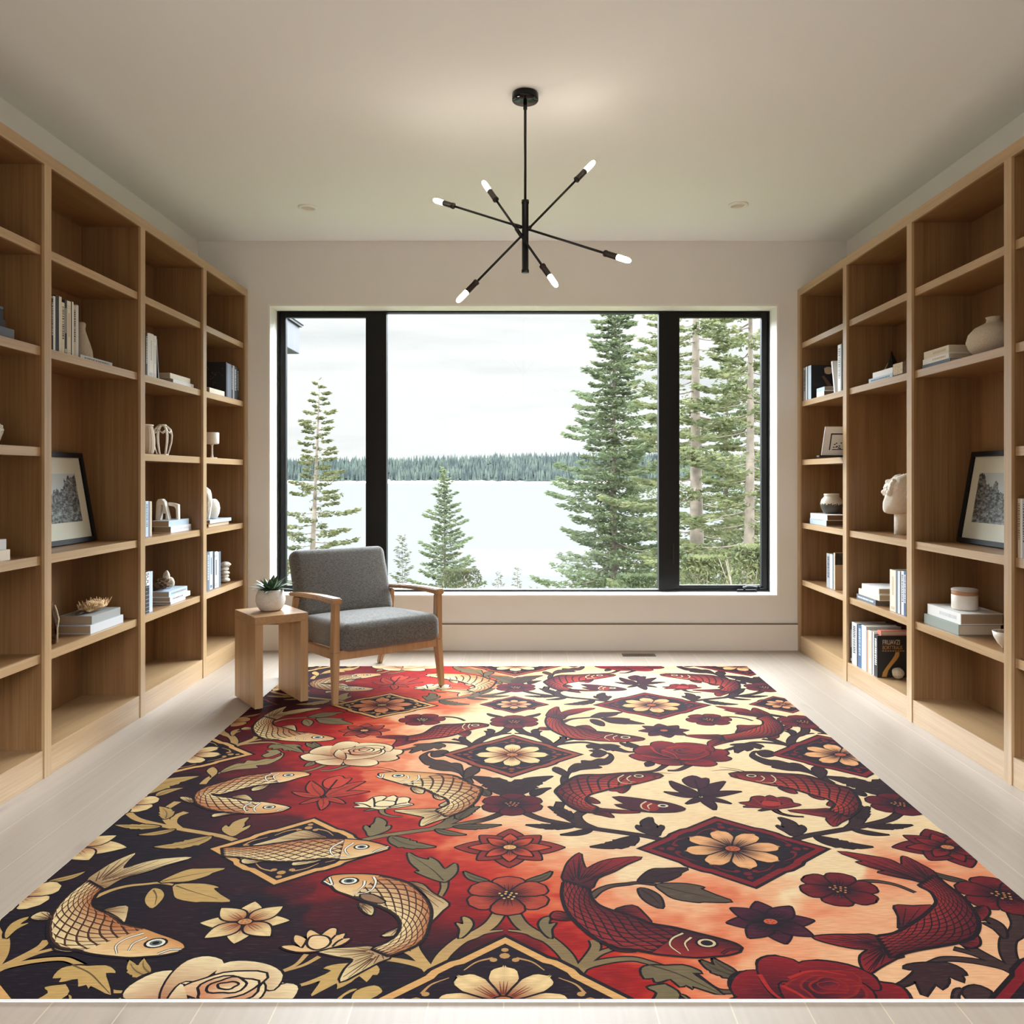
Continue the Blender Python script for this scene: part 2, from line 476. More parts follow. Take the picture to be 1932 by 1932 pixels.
# two small round ceiling lights
def downlight(px, py, label):
    Y = F*(CEIL-CAM_H)/(900-py); c = Vector(((px-986)*Y/F, Y, CEIL))
    e = empty('ceiling_light', c, label, 'ceiling light', 'small round ceiling lights')
    M = Matrix.Translation(c)
    b = MB(); b.lathe([(0.060,0),(0.060,-0.006),(0.052,-0.011),(0.044,-0.012),(0.040,-0.005)], 32, M, cap0=True, cap1=False); b.build('trim_ring', white_paint, e)
    b = MB(); b.lathe([(0.040,-0.0045),(0.022,-0.006),(0.0005,-0.0065)], 24, M, cap0=False, cap1=True); b.build('lens', plain('lens_'+str(px), srgb(205,198,188), 0.3), e)
downlight(580.5, 390.5, 'small round white ceiling light above the armchair side of the window')
downlight(1393, 386, 'small round white ceiling light above the tall spruces in the window')
# slot vent in the floor under the window
a = at(1173, 1234, F*CAM_H/334); c = at(1238, 1238.5, F*CAM_H/338.5)
b = MB(); b.box((a.x, c.y, -0.001), (c.x, a.y, 0.003)); 
e = empty('floor_vent', ((a.x+c.x)/2, (a.y+c.y)/2, 0), 'narrow dark bronze slot vent set in the floorboards below the window', 'floor vent')
b.build('vent_frame', dark_slot, e)
b = MB()
for i in range(14):
    x = a.x+0.01+(c.x-a.x-0.02)*i/13
    b.box((x-0.002, c.y+0.008, 0.003), (x+0.002, a.y-0.008, 0.0045))
b.build('grille', black_metal, e)

# ------------------------------------------------------------------ bookcases
LEV = [0.115, 0.507, 0.908, 1.352, 1.763, 2.174]
ST = 0.037           # shelf thickness
def bookcase(side, spans, ends, label, skip):
    """side -1/+1; spans = list of (y0,y1) bays between dividers; skip = {bay: [levels left out]}"""
    S = side
    xf, xb, xs = 1.95*S, 2.252*S, 1.967*S
    y0, y1 = ends[0], ends[-1]
    root = empty('bookcase', (2.1*S, (spans[0][0]+spans[-1][1])/2, 0), label, 'bookcase', 'built-in oak bookcases')
    root_end = spans[-1][1]
    b = MB(); b.box((xb, spans[0][0]-0.05, 0), (xb+0.02*S, WY-0.001, 2.557)); b.build('back_panel', oak_z, root)
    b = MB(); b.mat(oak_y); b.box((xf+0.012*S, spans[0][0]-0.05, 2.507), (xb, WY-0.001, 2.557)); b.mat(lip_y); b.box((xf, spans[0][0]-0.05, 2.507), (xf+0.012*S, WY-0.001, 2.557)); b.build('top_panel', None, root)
    for (a, c) in ends:
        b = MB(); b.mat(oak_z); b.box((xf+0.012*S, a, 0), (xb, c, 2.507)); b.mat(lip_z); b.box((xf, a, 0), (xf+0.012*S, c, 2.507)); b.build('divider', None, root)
    for i, (a, c) in enumerate(spans):
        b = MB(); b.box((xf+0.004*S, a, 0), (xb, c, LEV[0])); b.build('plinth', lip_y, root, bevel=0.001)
        for k in range(1, 6):
            if k in skip.get(i, []): continue
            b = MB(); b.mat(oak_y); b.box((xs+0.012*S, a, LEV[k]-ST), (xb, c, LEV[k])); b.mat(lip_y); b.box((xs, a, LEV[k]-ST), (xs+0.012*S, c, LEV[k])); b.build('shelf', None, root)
    return root
Ld = [(1.66,1.71),(2.50,2.55),(3.351,3.400),(4.195,4.245),(5.018,5.069),(5.780,5.829)]
Rd = [(1.57,1.62),(2.42,2.47),(3.277,3.328),(4.118,4.171),(4.947,5.002),(5.780,5.829)]
def bays(d): return [(d[i][1], d[i+1][0]) for i in range(len(d)-1)]
bookcase(-1, bays(Ld), Ld, 'tall light oak built-in bookcase on the wall beside the armchair and side table', {2: [3]})
bookcase(1, bays(Rd), Rd, 'tall light oak built-in bookcase facing the armchair from across the rug', {2: [3], 3: [3]})

# ------------------------------------------------------------------ chandelier
HUB = Vector((0.0115, 3.585, 0))
def hz(py): return CAM_H+(900-py)*3.585/F
ch = empty('chandelier', (HUB.x, HUB.y, CEIL), 'black six-bulb sputnik chandelier hanging from the ceiling', 'chandelier')
M = Matrix.Translation((HUB.x, HUB.y, 0))
b = MB(); b.lathe([(0.055,CEIL),(0.058,CEIL-0.004),(0.058,CEIL-0.030),(0.055,CEIL-0.034),(0.0005,CEIL-0.034)], 40, M); b.build('canopy', black_gloss, ch)
b = MB(); b.lathe([(0.0085,CEIL-0.034),(0.0085,CEIL-0.07),(0.006,CEIL-0.072),(0.0055,hz(384))], 16, M); b.build('stem', black_metal, ch)
b = MB(); z0_, z1_ = hz(378), hz(515)
b.lathe([(0.004,z0_+0.004),(0.0165,z0_),(0.0165,z0_-0.014),(0.0145,z0_-0.016),(0.0145,z1_+0.016),(0.0165,z1_+0.014),(0.0165,z1_+0.001),(0.012,z1_)], 24, M); b.build('hub', black_metal, ch)
def arm(pa, pb, ya, yb, off):
    A = at(pa[0], pa[1], ya); B = at(pb[0], pb[1], yb)
    d = (B-A).normalized()
    la, lb, ls = 0.0, 0.0, 0.075
    bl = 0.072
    b = MB(); b.tube([A+d*(bl+0.055), B-d*(bl+0.055)], 0.0052, 10)
    mid = A + (B-A)*off
    b.tube([mid-d*0.022, mid+d*0.022], 0.0085, 10)
    a_ = b.build('arm', black_metal, ch)
    for P, q in ((A, d), (B, -d)):
        b = MB(); rot = q.to_track_quat('Z', 'Y').to_matrix().to_4x4(); MM = Matrix.Translation(P) @ rot
        b.lathe([(0.0125,bl-0.008),(0.0125,bl+0.045),(0.014,bl+0.046),(0.014,bl+0.055),(0.007,bl+0.06)], 20, MM); b.build('socket', socket_metal, a_)
        b = MB(); b.lathe([(0.0008,0.0),(0.006,0.002),(0.010,0.010),(0.0115,0.022),(0.0115,bl-0.009),(0.010,bl-0.006)], 20, MM); b.build('bulb', bulb_glow, a_)
arm((818,377), (1190,493), 3.585+0.26, 3.585-0.26, 0.46)
arm((862,570), (1122,304), 3.585-0.06, 3.585+0.08, 0.5)
arm((911,342), (1051,541), 3.585+0.12, 3.585-0.12, 0.5)

# ------------------------------------------------------------------ side table
A_ = Vector((-1.636, 4.561, 0)); B_ = Vector((-1.405, 4.313, 0)); C_ = Vector((-1.172, 4.486, 0))
ux = (C_-B_); ux.normalize()
uy = Vector((-ux.y, ux.x, 0))
Wt, Dt, Ht, Tt = 0.292, 0.337, 0.491, 0.043
def TP(u, v, z): return B_ + ux*u + uy*v + Vector((0,0,z))
def tbox(u0, u1, v0, v1, z0, z1):
    return [TP(u0,v0,z0),TP(u1,v0,z0),TP(u1,v1,z0),TP(u0,v1,z0),TP(u0,v0,z1),TP(u1,v0,z1),TP(u1,v1,z1),TP(u0,v1,z1)]
RUG_T = 0.007; RUG_TOP = 0.0092
st = empty('side_table', TP(Wt/2, Dt/2, 0), 'small oak waterfall side table standing half on the rug beside the armchair', 'side table')
b = MB(); b.hexa(tbox(0, Tt, 0, Dt, RUG_TOP, Ht-Tt)); b.build('leg', table_z, st, bevel=0.0015)
b = MB(); b.hexa(tbox(Wt-Tt, Wt, 0, Dt, RUG_TOP, Ht-Tt)); b.build('leg', table_z, st, bevel=0.0015)
b = MB(); b.hexa(tbox(0, Wt, 0, Dt, Ht-Tt, Ht)); b.build('table_top', table_x, st, bevel=0.0015)

# plant pot
pc = TP(Wt/2+0.004, Dt/2+0.02, Ht)
pot_m = plain('speckled_stoneware', srgb(212,206,196), 0.7, noise=0.2, nscale=260, bump=0.1)
soil_m = plain('dark_soil', srgb(52,42,34), 0.95, noise=0.3, nscale=90, bump=0.5)
leaf_m = plain('aloe_leaf', srgb(66,92,62), 0.45, noise=0.25, nscale=30)
pp = empty('potted_succulent', pc, 'spiky green succulent in a round speckled pot on the side table', 'potted plant')
M = Matrix.Translation(pc)
b = MB(); b.lathe([(0.045,0.001),(0.058,0.006),(0.074,0.03),(0.081,0.058),(0.078,0.086),(0.069,0.108),(0.066,0.116),(0.063,0.118),(0.060,0.114),(0.062,0.104)], 40, M, cap1=False); b.build('pot', pot_m, pp)
b = MB(); b.lathe([(0.062,0.106),(0.03,0.110),(0.0005,0.111)], 24, M, cap0=False); b.build('soil', soil_m, pp)
random.seed(4)
for i in range(26):
    ring = i/26
    az = i*2.399963; el = math.radians(14+62*ring*ring + random.uniform(-6,6)); L = (0.135-0.055*ring)*random.uniform(0.85,1.15)
    d = Vector((math.cos(az)*math.cos(el), math.sin(az)*math.cos(el), math.sin(el))); side = Vector((-math.sin(az), math.cos(az), 0)); nrm = side.cross(d)*-1
    p0 = pc + Vector((0,0,0.112)) + Vector((d.x,d.y,0))*0.014
    b = MB(); vs = []; fs = []; n = 7
    for k in range(n):
        t_ = k/(n-1); wd = 0.0155*(0.55+1.2*t_-1.75*t_**2.4)*1.25 if k < n-1 else 0.0006
        wd = max(wd, 0.0006)
        c = p0 + d*L*t_ + Vector((0,0,1))*(-0.02*t_*t_*(1-ring) + 0.012*t_*(1-ring)*0) 
        vs += [c-side*wd-nrm*-0.004*(1-t_), c-nrm*0.005*(1-t_), c+side*wd-nrm*-0.004*(1-t_), c+nrm*0.002*(1-t_)]
    for k in range(n-1):
        for q in range(4):
            a0 = k*4+q; a1 = k*4+(q+1)%4
            fs.append((a0, a1, a1+4, a0+4))
    fs.append((0,1,2,3))
    b.sm = True; b.add(vs, fs); b.sm = False
    b.build('leaf', leaf_m, pp)

# ------------------------------------------------------------------ armchair
FLp = Vector((-1.008, 4.413, RUG_T)); 
cu = Vector((0.799, 0.601, 0)).normalized(); cw = Vector((-cu.y, cu.x, 0))
CW = 0.667; CD = 0.787
def CP(u, w_, z): return Vector((FLp.x, FLp.y, 0)) + cu*u + cw*w_ + Vector((0,0,z))
ac = empty('armchair', CP(CW/2, CD/2, RUG_T), 'grey upholstered lounge armchair with open wooden arms by the window', 'armchair')
MR = Matrix(((cu.x, cw.x, 0, 0), (cu.y, cw.y, 0, 0), (0,0,1,0), (0,0,0,1)))
# legs with arms; u = 0 is the side by the table
for s, u in ((1, 0.0), (-1, CW)):
    f0 = CP(u, 0.0, RUG_TOP); f1 = CP(u+0.012*s, 0.028, 0.28); f2 = CP(u+0.012*s, 0.022, 0.548)
    b = MB(); b.beam(f0, f1, (0.030,0.030), (0.038,0.055), cu); b.beam(f1, f2, (0.038,0.055), (0.034,0.046), cu)
    b.build('front_leg', chair_wood, ac, bevel=0.004)
    r0 = CP(u+0.0*s, CD, 0.0 if s < 0 else RUG_TOP); r1 = CP(u+0.014*s, CD-0.15, 0.27); r2 = CP(u+0.016*s, CD-0.20, 0.515)
    b = MB(); b.beam(r0, r1, (0.028,0.030), (0.036,0.052), cu); b.beam(r1, r2, (0.036,0.052), (0.030,0.036), cu)
    b.build('rear_leg', chair_wood, ac, bevel=0.004)
    b = MB()
    a0, a1, a2, a3 = CP(u+0.012*s, -0.012, 0.560), CP(u+0.010*s, 0.20, 0.560), CP(u+0.010*s, 0.42, 0.548), CP(u+0.012*s, 0.655, 0.528)
    b.beam(a0, a1, (0.050,0.034), (0.058,0.026), cu); b.beam(a1, a2, (0.058,0.026), (0.056,0.024), cu); b.beam(a2, a3, (0.056,0.024), (0.036,0.022), cu)
    b.build('armrest', chair_wood, ac, bevel=0.006, seg=3)
    b = MB(); b.beam(CP(u+0.022*s, 0.03, 0.262), CP(u+0.022*s, CD-0.15, 0.245), (0.028,0.05), (0.028,0.05), cu); b.build('side_rail', chair_wood, ac, bevel=0.003)
b = MB(); b.beam(CP(0.02, 0.022, 0.264), CP(CW-0.02, 0.022, 0.264), (0.03,0.05), (0.03,0.05), cw); b.build('front_rail', chair_wood, ac, bevel=0.003)
b = MB(); b.beam(CP(0.02, CD-0.15, 0.25), CP(CW-0.02, CD-0.15, 0.25), (0.03,0.05), (0.03,0.05), cw); b.build('rear_rail', chair_wood, ac, bevel=0.003)
# seat cushion
tilt = Matrix.Rotation(-0.05, 4, 'X')
M = Matrix.Translation(CP(CW/2, 0.258, 0.347)) @ MR @ tilt
b = MB(); b.rbox((CW-0.064, 0.62, 0.152), 0.045, 8, crown=0.022, M=M); b.build('seat_cushion', grey_fabric, ac)
# backrest
lean = math.radians(-20)
M = Matrix.Translation(CP(CW/2, 0.645, 0.575)) @ MR @ Matrix.Rotation(lean, 4, 'X')
b = MB(); b.rbox((CW-0.042, 0.105, 0.43), 0.045, 8, M=M, bulge=0.012); b.build('backrest', grey_fabric, ac)
# ------------------------------------------------------------------ things on the shelves
from mathutils import noise as mnoise
BK = {k: plain('book_'+k, srgb(*c), 0.55) for k, c in dict(navy=(34,38,50), black=(24,24,26), cream=(214,204,184), white=(226,225,222), grey=(150,150,150), pale=(196,198,200),
      blue=(62,92,124), ice=(176,192,206), tan=(178,128,92), salmon=(188,112,92), slate=(96,106,120), linen=(150,152,148), sage=(142,150,142), brown=(110,86,64), gold=(176,128,62), kraft=(196,174,146)).items()}
paper = plain('paper_edges', srgb(196,180,156), 0.9, noise=0.08, nscale=400)
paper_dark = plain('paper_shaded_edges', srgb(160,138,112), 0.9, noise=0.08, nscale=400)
WORD = {'black':'black','navy':'navy','cream':'cream','white':'white','grey':'grey','pale':'pale grey','blue':'blue','ice':'ice-blue','tan':'tan','salmon':'salmon pink','slate':'slate blue','linen':'grey linen','sage':'sage grey','brown':'brown','gold':'gold','kraft':'kraft'}

def transform(mbs, M):
    for b in mbs: b.v = [tuple(M @ Vector(p)) for p in b.v]

def book_up(side, s, ya, yb, z, h, d, col, label, group, deco=None, dcol=None, lean=0.0):
    """standing book whose spine looks into the room"""
    S = side; t = min(0.0025, abs(yb-ya)*0.22); y0, y1 = min(ya, yb)+0.0004, max(ya, yb)-0.0004
    c = MB(); c.mat(BK[col])
    c.box((S*s, y0, z), (S*(s+t), y1, z+h)); c.box((S*(s+t), y0, z), (S*(s+d), y0+t, z+h)); c.box((S*(s+t), y1-t, z), (S*(s+d), y1, z+h))
    if deco:
        c.mat(BK[dcol or 'black']); w = y1-y0; q = 0.0005
        def bar(u0, u1, v0, v1): c.box((S*(s-q), y0+w*u0, z+h*v0), (S*s, y0+w*u1, z+h*v1))
        rs = random.Random(label)
        if deco == 'title':
            v = 0.92
            while v > 0.30:
                k = rs.uniform(0.012, 0.035); bar(0.25, 0.75, v-k, v); v -= k+rs.uniform(0.010, 0.022)
        elif deco == 'bands':
            for v in (0.06, 0.10, 0.86, 0.90): bar(0, 1, v, v+0.012)
            bar(0.3, 0.7, 0.35, 0.78)
        elif deco == 'label': bar(0.08, 0.92, 0.55, 0.9); bar(0.2, 0.8, 0.08, 0.14)
        elif deco == 'foot': bar(0.2, 0.8, 0.05, 0.12); bar(0.35, 0.65, 0.4, 0.85)
        elif deco == 'grid':
            for v in np.linspace(0.05, 0.62, 7): bar(0, 1, v, v+0.006)
        elif deco == 'split': bar(0.0, 1.0, 0.66, 1.0)
        elif deco == 'edge': bar(0.0, 0.28, 0.0, 1.0)
    p = MB(); p.box((S*(s+t), y0+t, z+0.004), (S*(s+d-0.004), y1-t, z+h-0.004))
    org = Vector((S*(s+d/2), (y0+y1)/2, z))
    if lean:
        yb_ = y0 if lean > 0 else y1
        piv = Matrix.Translation((0, yb_, z)); M = piv @ Matrix.Rotation(lean, 4, 'X') @ piv.inverted()
        transform((c, p), M)
    r = empty('book', org, label, 'book', group)
    c.build('cover', None, r); p.build('page_block', paper, r)
    return r

def book_flat(side, s, d, ya, yb, z, th, col, label, group, deco=None, dcol='black', pm=None, yaw=0.0):
    """book lying down, spine to the room"""
    S = side; t = 0.003; y0, y1 = min(ya, yb), max(ya, yb)
    c = MB(); c.mat(BK[col])
    c.box((S*s, y0, z), (S*(s+t), y1, z+th)); c.box((S*(s+t), y0, z), (S*(s+d), y1, z+t)); c.box((S*(s+t), y0, z+th-t), (S*(s+d), y1, z+th))
    if deco:
        c.mat(BK[dcol]); L = y1-y0; q = 0.0005; rs = random.Random(label)
        u = 0.12
        while u < (0.6 if deco == 'title' else 0.9):
            k = rs.uniform(0.012, 0.05); c.box((S*(s-q), y0+L*u, z+th*0.35), (S*s, y0+L*(u+k), z+th*0.68)); u += k+rs.uniform(0.012, 0.025)
    p = MB(); p.box((S*(s+t), y0+0.004, z+t), (S*(s+d-0.005), y1-0.004, z+th-t))
    ctr = Vector((S*(s+d/2), (y0+y1)/2, z))
    if yaw:
        M = Matrix.Translation(ctr) @ Matrix.Rotation(yaw, 4, 'Z') @ Matrix.Translation(-ctr); transform((c, p), M)
    r = empty('book', ctr, label, 'book', group)
    c.build('cover', None, r); p.build('page_block', pm or paper, r)
    return r

def row(side, s, level, d, items, anchor, group):
    """items: (px0, px1, py_top, colour, deco, dcol); left to right as seen"""
    n = len(items)
    ordn = ['first','second','third','fourth','fifth','sixth','seventh','eighth','ninth','tenth','eleventh']
    for i, (a, b_, top, col, deco, dcol) in enumerate(items):
        ya, yb = depth(a, s), depth(b_, s); Y = (ya+yb)/2
        h = CAM_H+(900-top)*Y/F - level
        th = abs(yb-ya)
        lb = '%s%s book, %s of %d standing in the row %s' % ('slim ' if th < 0.013 else '', WORD[col], ordn[i], n, anchor)
        book_up(side, s, ya, yb, level+0.0006, h, d, col, lb, group, deco, dcol)

def blob(center, radii, amp, freq, seed, sub=4, M=None):
    bm = bmesh.new(); bmesh.ops.create_icosphere(bm, subdivisions=sub, radius=1.0)
    vs = []; off = Vector((seed*3.1, seed*1.7, seed*0.9))
    for v in bm.verts:
        n = v.co.normalized(); k = 1+amp*mnoise.fractal(n*freq+off, 1.0, 2.0, 4)
        p = Vector((n.x*radii[0]*k, n.y*radii[1]*k, n.z*radii[2]*k))
        if M is not None: p = M @ p
        vs.append(p+Vector(center))
    fs = [[v.index for v in f.verts] for f in bm.faces]; bm.free()
    return vs, fs
def add_blob(b, *a, **k):
    vs, fs = blob(*a, **k); sm = b.sm; b.sm = True; b.add(vs, fs); b.sm = sm

def text_part(txt, size, M, mat, parent, name='lettering'):
    cu_ = bpy.data.curves.new('lettering', 'FONT'); cu_.body = txt; cu_.size = size; cu_.extrude = 0.0004; cu_.align_x = 'LEFT'
    t = bpy.data.objects.new('tmp', cu_); COL.objects.link(t)
    dg = bpy.context.evaluated_depsgraph_get(); me_ = bpy.data.meshes.new_from_object(t.evaluated_get(dg))
    bpy.data.objects.remove(t)
    me_.name = name; me_.materials.clear(); me_.materials.append(mat)
    pw = parent_world(parent)
    me_.transform(Matrix.Translation(-pw) @ M)
    o = bpy.data.objects.new(name, me_); COL.objects.link(o); o.parent = parent
    return o

ceramic_w = plain('white_ceramic', srgb(228,222,210), 0.45, noise=0.04, nscale=40)
ceramic_b = plain('beige_stoneware', srgb(196,182,160), 0.75, noise=0.10, nscale=160, bump=0.15)
ceramic_r = plain('ribbed_clay', srgb(200,184,162), 0.8)
plaster = plain('plaster', srgb(226,218,204), 0.85, noise=0.05, nscale=60, bump=0.15, bscale=90)
bark = plain('bark', srgb(92,66,42), 0.95, noise=0.45, nscale=60, bump=0.8)
bark_pale = plain('pale_sapwood', srgb(206,192,166), 0.9, noise=0.2, nscale=80)
coral = plain('dried_fungus', srgb(196,162,118), 0.95, noise=0.35, nscale=90, bump=0.6)
dark_rock = plain('dark_rock', srgb(34,28,24), 0.45, noise=0.6, nscale=45, bump=0.8)
shell_m = plain('pale_shell', srgb(198,188,168), 0.6, noise=0.2, nscale=50, bump=0.3)
stone_w = plain('white_stone', srgb(214,208,196), 0.85, noise=0.14, nscale=60, bump=0.5)
brass = plain('aged_brass', srgb(120,86,50), 0.4, metal=0.5, noise=0.3, nscale=70)
L1, L2, L3, L4, L5, L6 = LEV

# ---- bookcase beside the armchair -------------------------------------------------
# bay nearest the camera
b1 = 'books beside the camera end of the armchair-side bookcase'
book_flat(-1, 1.99, 0.15, 2.98, depth(27,1.99), L5+.0006, 0.042, 'slate', 'dark slate book at the bottom of the stack that carries a dark box', b1, 'title', 'pale')
book_flat(-1, 2.00, 0.14, 2.96, depth(12,2.0)-0.005, L5+.0430, 0.030, 'navy', 'navy book lying on the slate book under the dark box', b1, 'title', 'pale')
e = empty('trinket_box', (-2.05, 3.05, L5+.074), 'small dark patterned box on top of the navy and slate books', 'box')
b = MB(); b.box((-2.085, 3.0, L5+.0736), (-2.02, depth(7,2.02), L5+.118)); b.build('box_body', BK['navy'], e, bevel=.002)
b = MB(); b.box((-2.087, 2.998, L5+.1185), (-2.018, depth(7,2.018), L5+.128)); b.build('lid', BK['slate'], e, bevel=.002)
e = empty('rough_stone', (-2.07, 3.20, L4), 'rough grey-white stone on the bare middle shelf beside the camera end', 'stone')
b = MB(); add_blob(b, (-2.07, 3.17, L4+.052), (.05,.06,.045), .25, 1.6, 3, sub=4); b.build('stone_body', stone_w, e)
book_flat(-1, 1.99, 0.16, 2.95, depth(19,1.99), L3+.0006, 0.041, 'cream', 'lower of two pale books stacked below the rough grey-white stone', b1)
book_flat(-1, 2.0, 0.15, 2.95, depth(12,2.0), L3+.0422, 0.040, 'pale', 'upper of two pale books stacked below the rough grey-white stone', b1)
# second bay
g = 'books standing beside the gourd vase'
row(-1, 2.005, L5, 0.17, [(97.6,100.5,563,'black','title','pale'),(100.6,104.5,559,'white',None,None),(104.6,111.2,558,'navy',None,None),(111.3,116.4,560,'cream','edge','white'),(116.5,121.8,571,'cream','title','black'),(121.9,126.4,566,'navy','foot','pale'),
     (126.5,134.0,568.5,'cream','bands','kraft'),(134.1,136.0,570,'black',None,None),(136.1,138.8,570,'white',None,None),(138.9,143.3,577,'kraft','title','black'),(143.4,148.2,576,'pale',None,None)], 'beside the gourd vase', g)
e = empty('gourd_vase', at(154, 690, 4.02), 'beige gourd-shaped stone vase at the end of the tall book row', 'vase')
vx, vy = -2.158, 4.02
b = MB(); M = Matrix.Translation((vx, vy, L5+.0006))
b.lathe([(.022,0),(.036,.006),(.047,.03),(.051,.055),(.048,.085),(.038,.12),(.026,.155),(.0175,.182),(.0165,.195),(.0185,.205),(.0185,.216),(.013,.223),(.004,.225)], 36, M); b.build('vase_body', ceramic_b, e)
book_flat(-1, 2.0, 0.095, depth(152,2.0), depth(212,2.0), L5+.0006, 0.022, 'pale', 'thin pale book lying flat in front of the gourd vase', 'books lying beside the gourd vase', 'full', 'slate')
# framed photograph, leaning
def photo_print(name, seed):
    m, nt, b_, out = nmat(name)
    tc = nt.nodes.new('ShaderNodeTexCoord'); sp_ = nt.nodes.new('ShaderNodeSeparateXYZ'); nt.links.new(tc.outputs['Object'], sp_.inputs[0])
    def N(scale, det, vec, rough=.6):
        mp_ = nt.nodes.new('ShaderNodeMapping'); mp_.inputs['Scale'].default_value = vec; mp_.inputs['Location'].default_value = (seed, seed*.7, seed*1.3)
        nt.links.new(tc.outputs['Object'], mp_.inputs['Vector'])
        n_ = nt.nodes.new('ShaderNodeTexNoise'); n_.inputs['Scale'].default_value = scale; n_.inputs['Detail'].default_value = det; n_.inputs['Roughness'].default_value = rough
        nt.links.new(mp_.outputs[0], n_.inputs['Vector']); return n_.outputs['Fac']
    def MA(op, a, c=0.0):
        n_ = nt.nodes.new('ShaderNodeMath'); n_.operation = op
        for i, q in enumerate((a, c)):
            if isinstance(q, (int, float)): n_.inputs[i].default_value = q
            else: nt.links.new(q, n_.inputs[i])
        return n_.outputs[0]
    # tree line: object Z is measured from the middle of the print
    edge = MA('ADD', sp_.outputs['Z'], MA('MULTIPLY', MA('SUBTRACT', N(14, 4, (1,1,.4)), .5), -.26))
    slope = MA('MULTIPLY', MA('ABSOLUTE', MA('SUBTRACT', sp_.outputs['Y'], .02*seed-.03)), -.55)
    sky = MA('GREATER_THAN', MA('ADD', edge, slope), .0)
    tex = nt.nodes.new('ShaderNodeMapRange'); tex.inputs['From Min'].default_value = .44; tex.inputs['From Max'].default_value = .68
    tex.inputs['To Min'].default_value = .012; tex.inputs['To Max'].default_value = .45
    nt.links.new(N(48, 6, (1,.8,1.5), .75), tex.inputs['Value'])
    mx = nt.nodes.new('ShaderNodeMix'); mx.data_type = 'FLOAT'; nt.links.new(sky, mx.inputs[0]); nt.links.new(tex.outputs[0], mx.inputs[2]); mx.inputs[3].default_value = .52
    nt.links.new(mx.outputs[0], b_.inputs['Base Color']); b_.inputs['Roughness'].default_value = .6
    return m
pic_glass = glass
def picture(side, yl, yr, bottom_s, top_s, z, H, label, seed, fw=.024, mat_=(.062,.08)):
    """leaning frame; face towards the room (and slightly up)"""
    S = side; wid = abs(yr-yl); yc = (yl+yr)/2
    ang = math.asin((top_s-bottom_s)/H)
    # local: x across (Y world), z up the frame, y out of the face
    X = Vector((0, 1, 0)); Z = Vector((S*math.sin(ang), 0, math.cos(ang))); Yn = Vector((-S*math.cos(ang), 0, math.sin(ang)))
    org = Vector((S*bottom_s, yc, z+.0008+.022*math.sin(ang)))
    def B(b, x0, x1, z0, z1, y0, y1):
        P = lambda x, y, zz: org+X*x+Yn*y+Z*zz
        b.hexa([P(x0,y0,z0),P(x1,y0,z0),P(x1,y1,z0),P(x0,y1,z0),P(x0,y0,z1),P(x1,y0,z1),P(x1,y1,z1),P(x0,y1,z1)])
    r = empty('framed_photograph', org, label, 'picture')
    b = MB(); h = wid/2
    B(b,-h,h,0,fw,-.022,0); B(b,-h,h,H-fw,H,-.022,0); B(b,-h,-h+fw,fw,H-fw,-.022,0); B(b,h-fw,h,fw,H-fw,-.022,0); b.build('frame', black_frame, r, bevel=.0015)
    b = MB(); B(b,-h+fw,h-fw,fw,H-fw,-.018,-.012); b.build('mount', plain('mount_board_'+str(seed), srgb(222,214,198), .9), r)
    b = MB(); mx_, mz_ = mat_
    B(b,-h+fw+mx_,h-fw-mx_,fw+mz_,H-fw-mz_,-.012,-.0112)
    pc_ = org+Yn*-.0116+Z*(H/2)
    b.build('print', photo_print('photo_print_'+str(seed), seed), r, origin=pc_)
    b = MB(); B(b,-h+fw,h-fw,fw,H-fw,-.0085,-.0065); b.build('glass', pic_glass, r)
picture(-1, 3.50, 4.14, 2.142, 2.218, L3, .444, 'black-framed monochrome forest photograph leaning in the armchair-side bookcase', 1)
# bark, books with dried fungus
e = empty('bark_slab', (-2.03, 3.53, L2), 'curled slab of brown bark standing by the two stacked linen books', 'bark')
b = MB(); rs = random.Random(5)
prof = [(depth(98,2.05)+.0,0),(depth(107.5,2.02),0),(depth(107.8,2.02),.06),(depth(109.5,2.02)+.004,.10),(depth(107,2.02),.135),(depth(103,2.02),.165),(depth(101,2.02),.185),(depth(99,2.02),.18)]
b.prism([(p[0], p[1]+L2+.0006) for p in prof], Matrix(((0,0,1,-2.075),(1,0,0,0),(0,1,0,0),(0,0,0,1))), .05); b.build('bark_core', bark, e)
b = MB(); b.tube([(-2.02, p[0]+.002, p[1]+L2+.004) for p in prof[1:6]], .003, 6); b.build('pale_edge', bark_pale, e)
g = 'linen books under the dried fungus'
book_flat(-1, 1.985, 0.165, 3.775, depth(232.5,1.985), L2+.0006, 0.040, 'pale', 'lower pale book of the pair under the dried fungus', g, None, 'black', paper_dark)
book_flat(-1, 1.992, 0.155, 3.80, depth(227,1.992), L2+.0412, 0.038, 'linen', 'upper grey linen book directly under the dried fungus', g, None, 'black', paper_dark)
e = empty('dried_fungus', (-2.06, 3.93, L2+.0795), 'ragged tan dried fungus on the linen book by the bark slab', 'dried fungus')
b = MB(); c0 = Vector((-2.055, 3.93, L2+.0795)); rs = random.Random(3)
add_blob(b, c0+Vector((0,.0,.031)), (.045,.085,.024), .35, 2.2, 8, sub=4)
b.build('fungus_body', coral, e)
b = MB()
for i in range(70):
    a = rs.uniform(-1, 1); q = c0+Vector((rs.uniform(-.03,.035), a*.085, .022))
    d = Vector((rs.uniform(-.4,.5), a*.5+rs.uniform(-.3,.3), 1)).normalized()*rs.uniform(.022,.045)
    b.tube([q, q+d*.6, q+d], [.0045,.0035,.001], 5)
b.build('spikes', coral, e)
